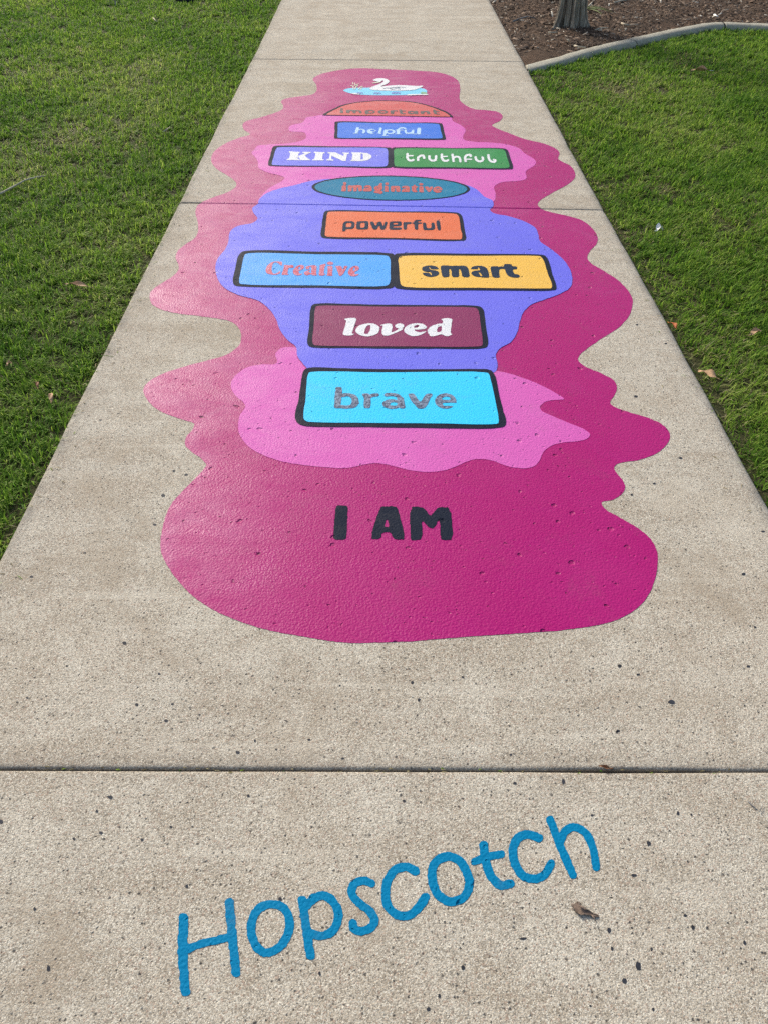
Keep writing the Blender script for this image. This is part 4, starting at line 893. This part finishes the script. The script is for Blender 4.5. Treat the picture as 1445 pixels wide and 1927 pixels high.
def curled_leaf():
    root = empty('curled_leaf', at3(1100, 1715)); tag(root, 'dry grey brown curled leaf on the concrete below the final letters of Hopscotch', 'leaf', 'fallen leaves')
    P_ = catmull([(1079, 1701.5), (1084, 1708), (1092, 1714.5), (1101, 1717.5), (1112, 1721.5), (1120, 1724), (1126, 1725)], 5, False); n = len(P_); m = 9; V, F = [], []
    for i, p in enumerate(P_):
        t = i/(n-1); c = at3(p[0], p[1], 0); q = P_[min(i+1, n-1)]-P_[max(i-1, 0)]; d = (at3(p[0]+q[0], p[1]+q[1], 0)-c).normalized(); s = Vector((-d.y, d.x, 0))
        r_ = .0056*(.75+.45*math.sin(t*5+.6))*(1 if t < .8 else 1-(t-.8)*3.2)+.0008
        for k in range(m):
            a = -2.3+4.6*k/(m-1)+.5*math.sin(t*6); rr = r_*(1+.18*math.sin(t*23+k*1.7))
            V.append(c+s*rr*math.sin(a)*1.15+Vector((0, 0, .0010+rr*(1-math.cos(a))*.5)))
    for i in range(n-1):
        for k in range(m-1): F.append((i*m+k, i*m+k+1, (i+1)*m+k+1, (i+1)*m+k))
    obj('leaf_blade', V, F, MAT['grey leaf'], root, True)
    v, f = tube([at3(1112, 1722, .003), at3(1117, 1727, .003), at3(1120, 1734, .0015)], [.0012, .0012, .0006], 6); obj('leaf_stalk', v, f, MAT['grey leaf'], root, True)
curled_leaf()
def twig(label, pts, r_, mt, z=0, name='twig', group='twigs and sticks', forks=(), zs=None):
    Pp = [at3(p[0], p[1], z+(zs[i] if zs else .004*math.sin(i*2.1))) for i, p in enumerate(pts)]
    root = empty(name, Pp[len(Pp)//2]); tag(root, label, name.split('_')[-1], group)
    n = len(Pp); v, f = tube(Pp, [r_*(1-.45*i/(n-1)) for i in range(n)], 7); obj('stem', v, f, MAT[mt], root, True)
    for fk in forks:
        Q = [at3(p[0], p[1], z+.003) for p in fk]; v, f = tube(Q, [r_*.75, r_*.55, r_*.3][:len(Q)], 6); obj('side_shoot', v, f, MAT[mt], root, True)
twig('long thin pale twig lying on the left lawn at the picture edge', [(-12, 370), (8, 361), (28, 350), (48, 339), (70, 333), (86, 331)], .006, 'pale twig', GZ+.014)
twig('short white straw on the left lawn near the path', [(308, 248), (315, 243), (321, 239)], .004, 'pale twig', GZ+.02)
twig('short pale straw far back on the left lawn', [(289, 34), (293, 38), (296, 41)], .005, 'pale twig', GZ+.02)
twig('dark grey V-shaped twig on the near slab at the right', [(1407, 1508), (1416, 1517), (1428, 1527), (1431, 1526)], .0012, 'grey twig', .001, forks=([(1428, 1527), (1432, 1520), (1434, 1513)],))
BZ = .01
twig('pale straight stick beside the tree foot, pointing to its right', [(1106, 13.5), (1110, 8), (1114.5, 3.5)], .011, 'pale twig', BZ+.02)
twig('pale forked twig on the mulch right of the tree', [(1120, 56), (1130, 52.5), (1143, 52.5)], .007, 'pale twig', BZ+.012, forks=([(1130, 53), (1131, 58)],))
twig('short straight stick on the mulch in front of the tree', [(1031, 61), (1039, 61), (1048, 60.5)], .007, 'pale twig', BZ+.012)
twig('thin pale stick on the mulch against the edging', [(1080, 86), (1088, 88), (1101, 89)], .008, 'pale twig', BZ+.016)
twig('small upright splinter on the mulch between tree and edging', [(1068, 75), (1071, 80)], .008, 'pale twig', BZ+.012, zs=[.03, .0])
twig('pale stick on the mulch above the cut in the edging', [(1169, 44), (1176, 46), (1186, 48)], .009, 'pale twig', BZ+.012)
twig('grey stick at the top of the mulched bed right of the tree', [(1155, 5), (1163, 2.5), (1172, .5), (1185, -1)], .010, 'pale twig', BZ+.014)
twig('small white splinter on the mulch right of the middle', [(1343, 28), (1350, 31)], .010, 'petal', BZ+.014)
twig('pale curled bark sliver at the right foot of the tree', [(1094, 18), (1098, 22), (1103, 28)], .012, 'pale twig', BZ+.016)
twig('dark crooked twig on the mulch left of the tree', [(965, 40), (978, 35), (992, 31), (1006, 34)], .008, 'grey twig', BZ+.014)
def frond():
    root = empty('palm_frond', at3(1125, 19)); tag(root, 'green narrow frond fallen beside the tree foot', 'frond')
    for a, b in (((1090, 15), (1156, 24)), ((1094, 13), (1140, 17)), ((1100, 16), (1150, 20)), ((1105, 18), (1132, 27))):
        A, B = at3(*a, .03), at3(*b, .025); d = (B-A).normalized(); s = Vector((-d.y, d.x, 0)); V, F = [], []; n = 10
        for i in range(n+1):
            t = i/n; c = A.lerp(B, t)+Vector((0, 0, .015*math.sin(math.pi*t))); w_ = .011*(1-t**2)+.0015
            V += [c-s*w_, c-Vector((0, 0, .003)), c+s*w_]
        for i in range(n):
            for q in range(2): F.append((i*3+q, i*3+q+1, i*3+q+4, i*3+q+3))
        obj('leaflet', V, F, MAT['green frond'], root, True)
frond()
def tuft(name, label, px, py, n, h, spread, mt, z=0.0):
    root = empty(name, at3(px, py, z)); tag(root, label, 'plant')
    V, F = [], []; c0 = at3(px, py, z)
    for k in range(n):
        a = random.uniform(0, 6.28); L = h*random.uniform(.6, 1.1); d = Vector((math.cos(a), math.sin(a), 0)); s = Vector((-d.y, d.x, 0)); b0 = len(V); m = 6
        for i in range(m+1):
            t = i/m; c = c0+d*(.01+spread*t**1.6)*random.uniform(.95, 1.05)+Vector((0, 0, L*(t-.45*t*t))); w_ = .006*(1-t)+.0008
            V += [c-s*w_, c+s*w_]
        for i in range(m): q = b0+i*2; F.append((q, q+1, q+3, q+2))
    return obj('blades', V, F, MAT[mt], root)
tuft('strappy_plant', 'green plant leaves at the far right end of the mulched bed', 1438, -2, 26, .30, .22, 'tree leaf2') if 'tree leaf2' in MAT else None
MAT['plant leaf'] = simple_mat('garden plant leaf', (.06, .13, .035), .35, 30, .5, .3, 0)
MAT['straw plant'] = simple_mat('olive strap leaf', (.20, .20, .10), .35, 30, .7, .2, 0)
tuft('strappy_plant', 'green leafy plant at the far right end of the mulched bed', 1436, -1, 34, .26, .22, 'plant leaf', .0)
tuft('grass_tuft', 'olive grass tuft on the mulch behind the tree foot', 1034, 3, 22, .22, .26, 'straw plant', .0)
# pale mushroom and dark stone at the far edge of the left lawn
def lathe(prof_, c, n=20):
    V, F = [], []
    for (r_, z) in prof_:
        for k in range(n): a = 2*math.pi*k/n; V.append((c.x+r_*math.cos(a), c.y+r_*math.sin(a), c.z+z))
    for i in range(len(prof_)-1):
        for k in range(n): F.append((i*n+k, i*n+(k+1) % n, (i+1)*n+(k+1) % n, (i+1)*n+k))
    F.append(tuple(range((len(prof_)-1)*n, len(prof_)*n))); return V, F
c = at3(219, 9, -.03); root = empty('mushroom', c); tag(root, 'small pale domed mushroom far back in the left lawn', 'mushroom')
v, f = lathe([(.012, 0), (.010, .03), (.011, .05)], c); obj('stalk', v, f, MAT['cap'], root, True)
v, f = lathe([(.010, .046), (.034, .044), (.040, .050), (.036, .064), (.026, .075), (.012, .081), (.002, .083)], c); obj('cap', v, f, MAT['cap'], root, True)
def stone(c, rx, ry, rz):
    bm = bmesh.new(); bmesh.ops.create_icosphere(bm, subdivisions=3, radius=1)
    for v in bm.verts:
        k = 1+(fbm(v.co.x*2+7, v.co.y*2+v.co.z*1.7, 121)-.5)*.5; v.co = Vector((c.x+v.co.x*rx*k, c.y+v.co.y*ry*k, c.z+v.co.z*rz*k))
    me = bpy.data.meshes.new('dark_stone'); bm.to_mesh(me); bm.free(); return link_mesh('dark_stone', me, MAT['navy'], None, True)
tag(stone(at3(350, -3, .0), .11, .09, .06), 'dark low stone at the far edge of the left lawn', 'stone')
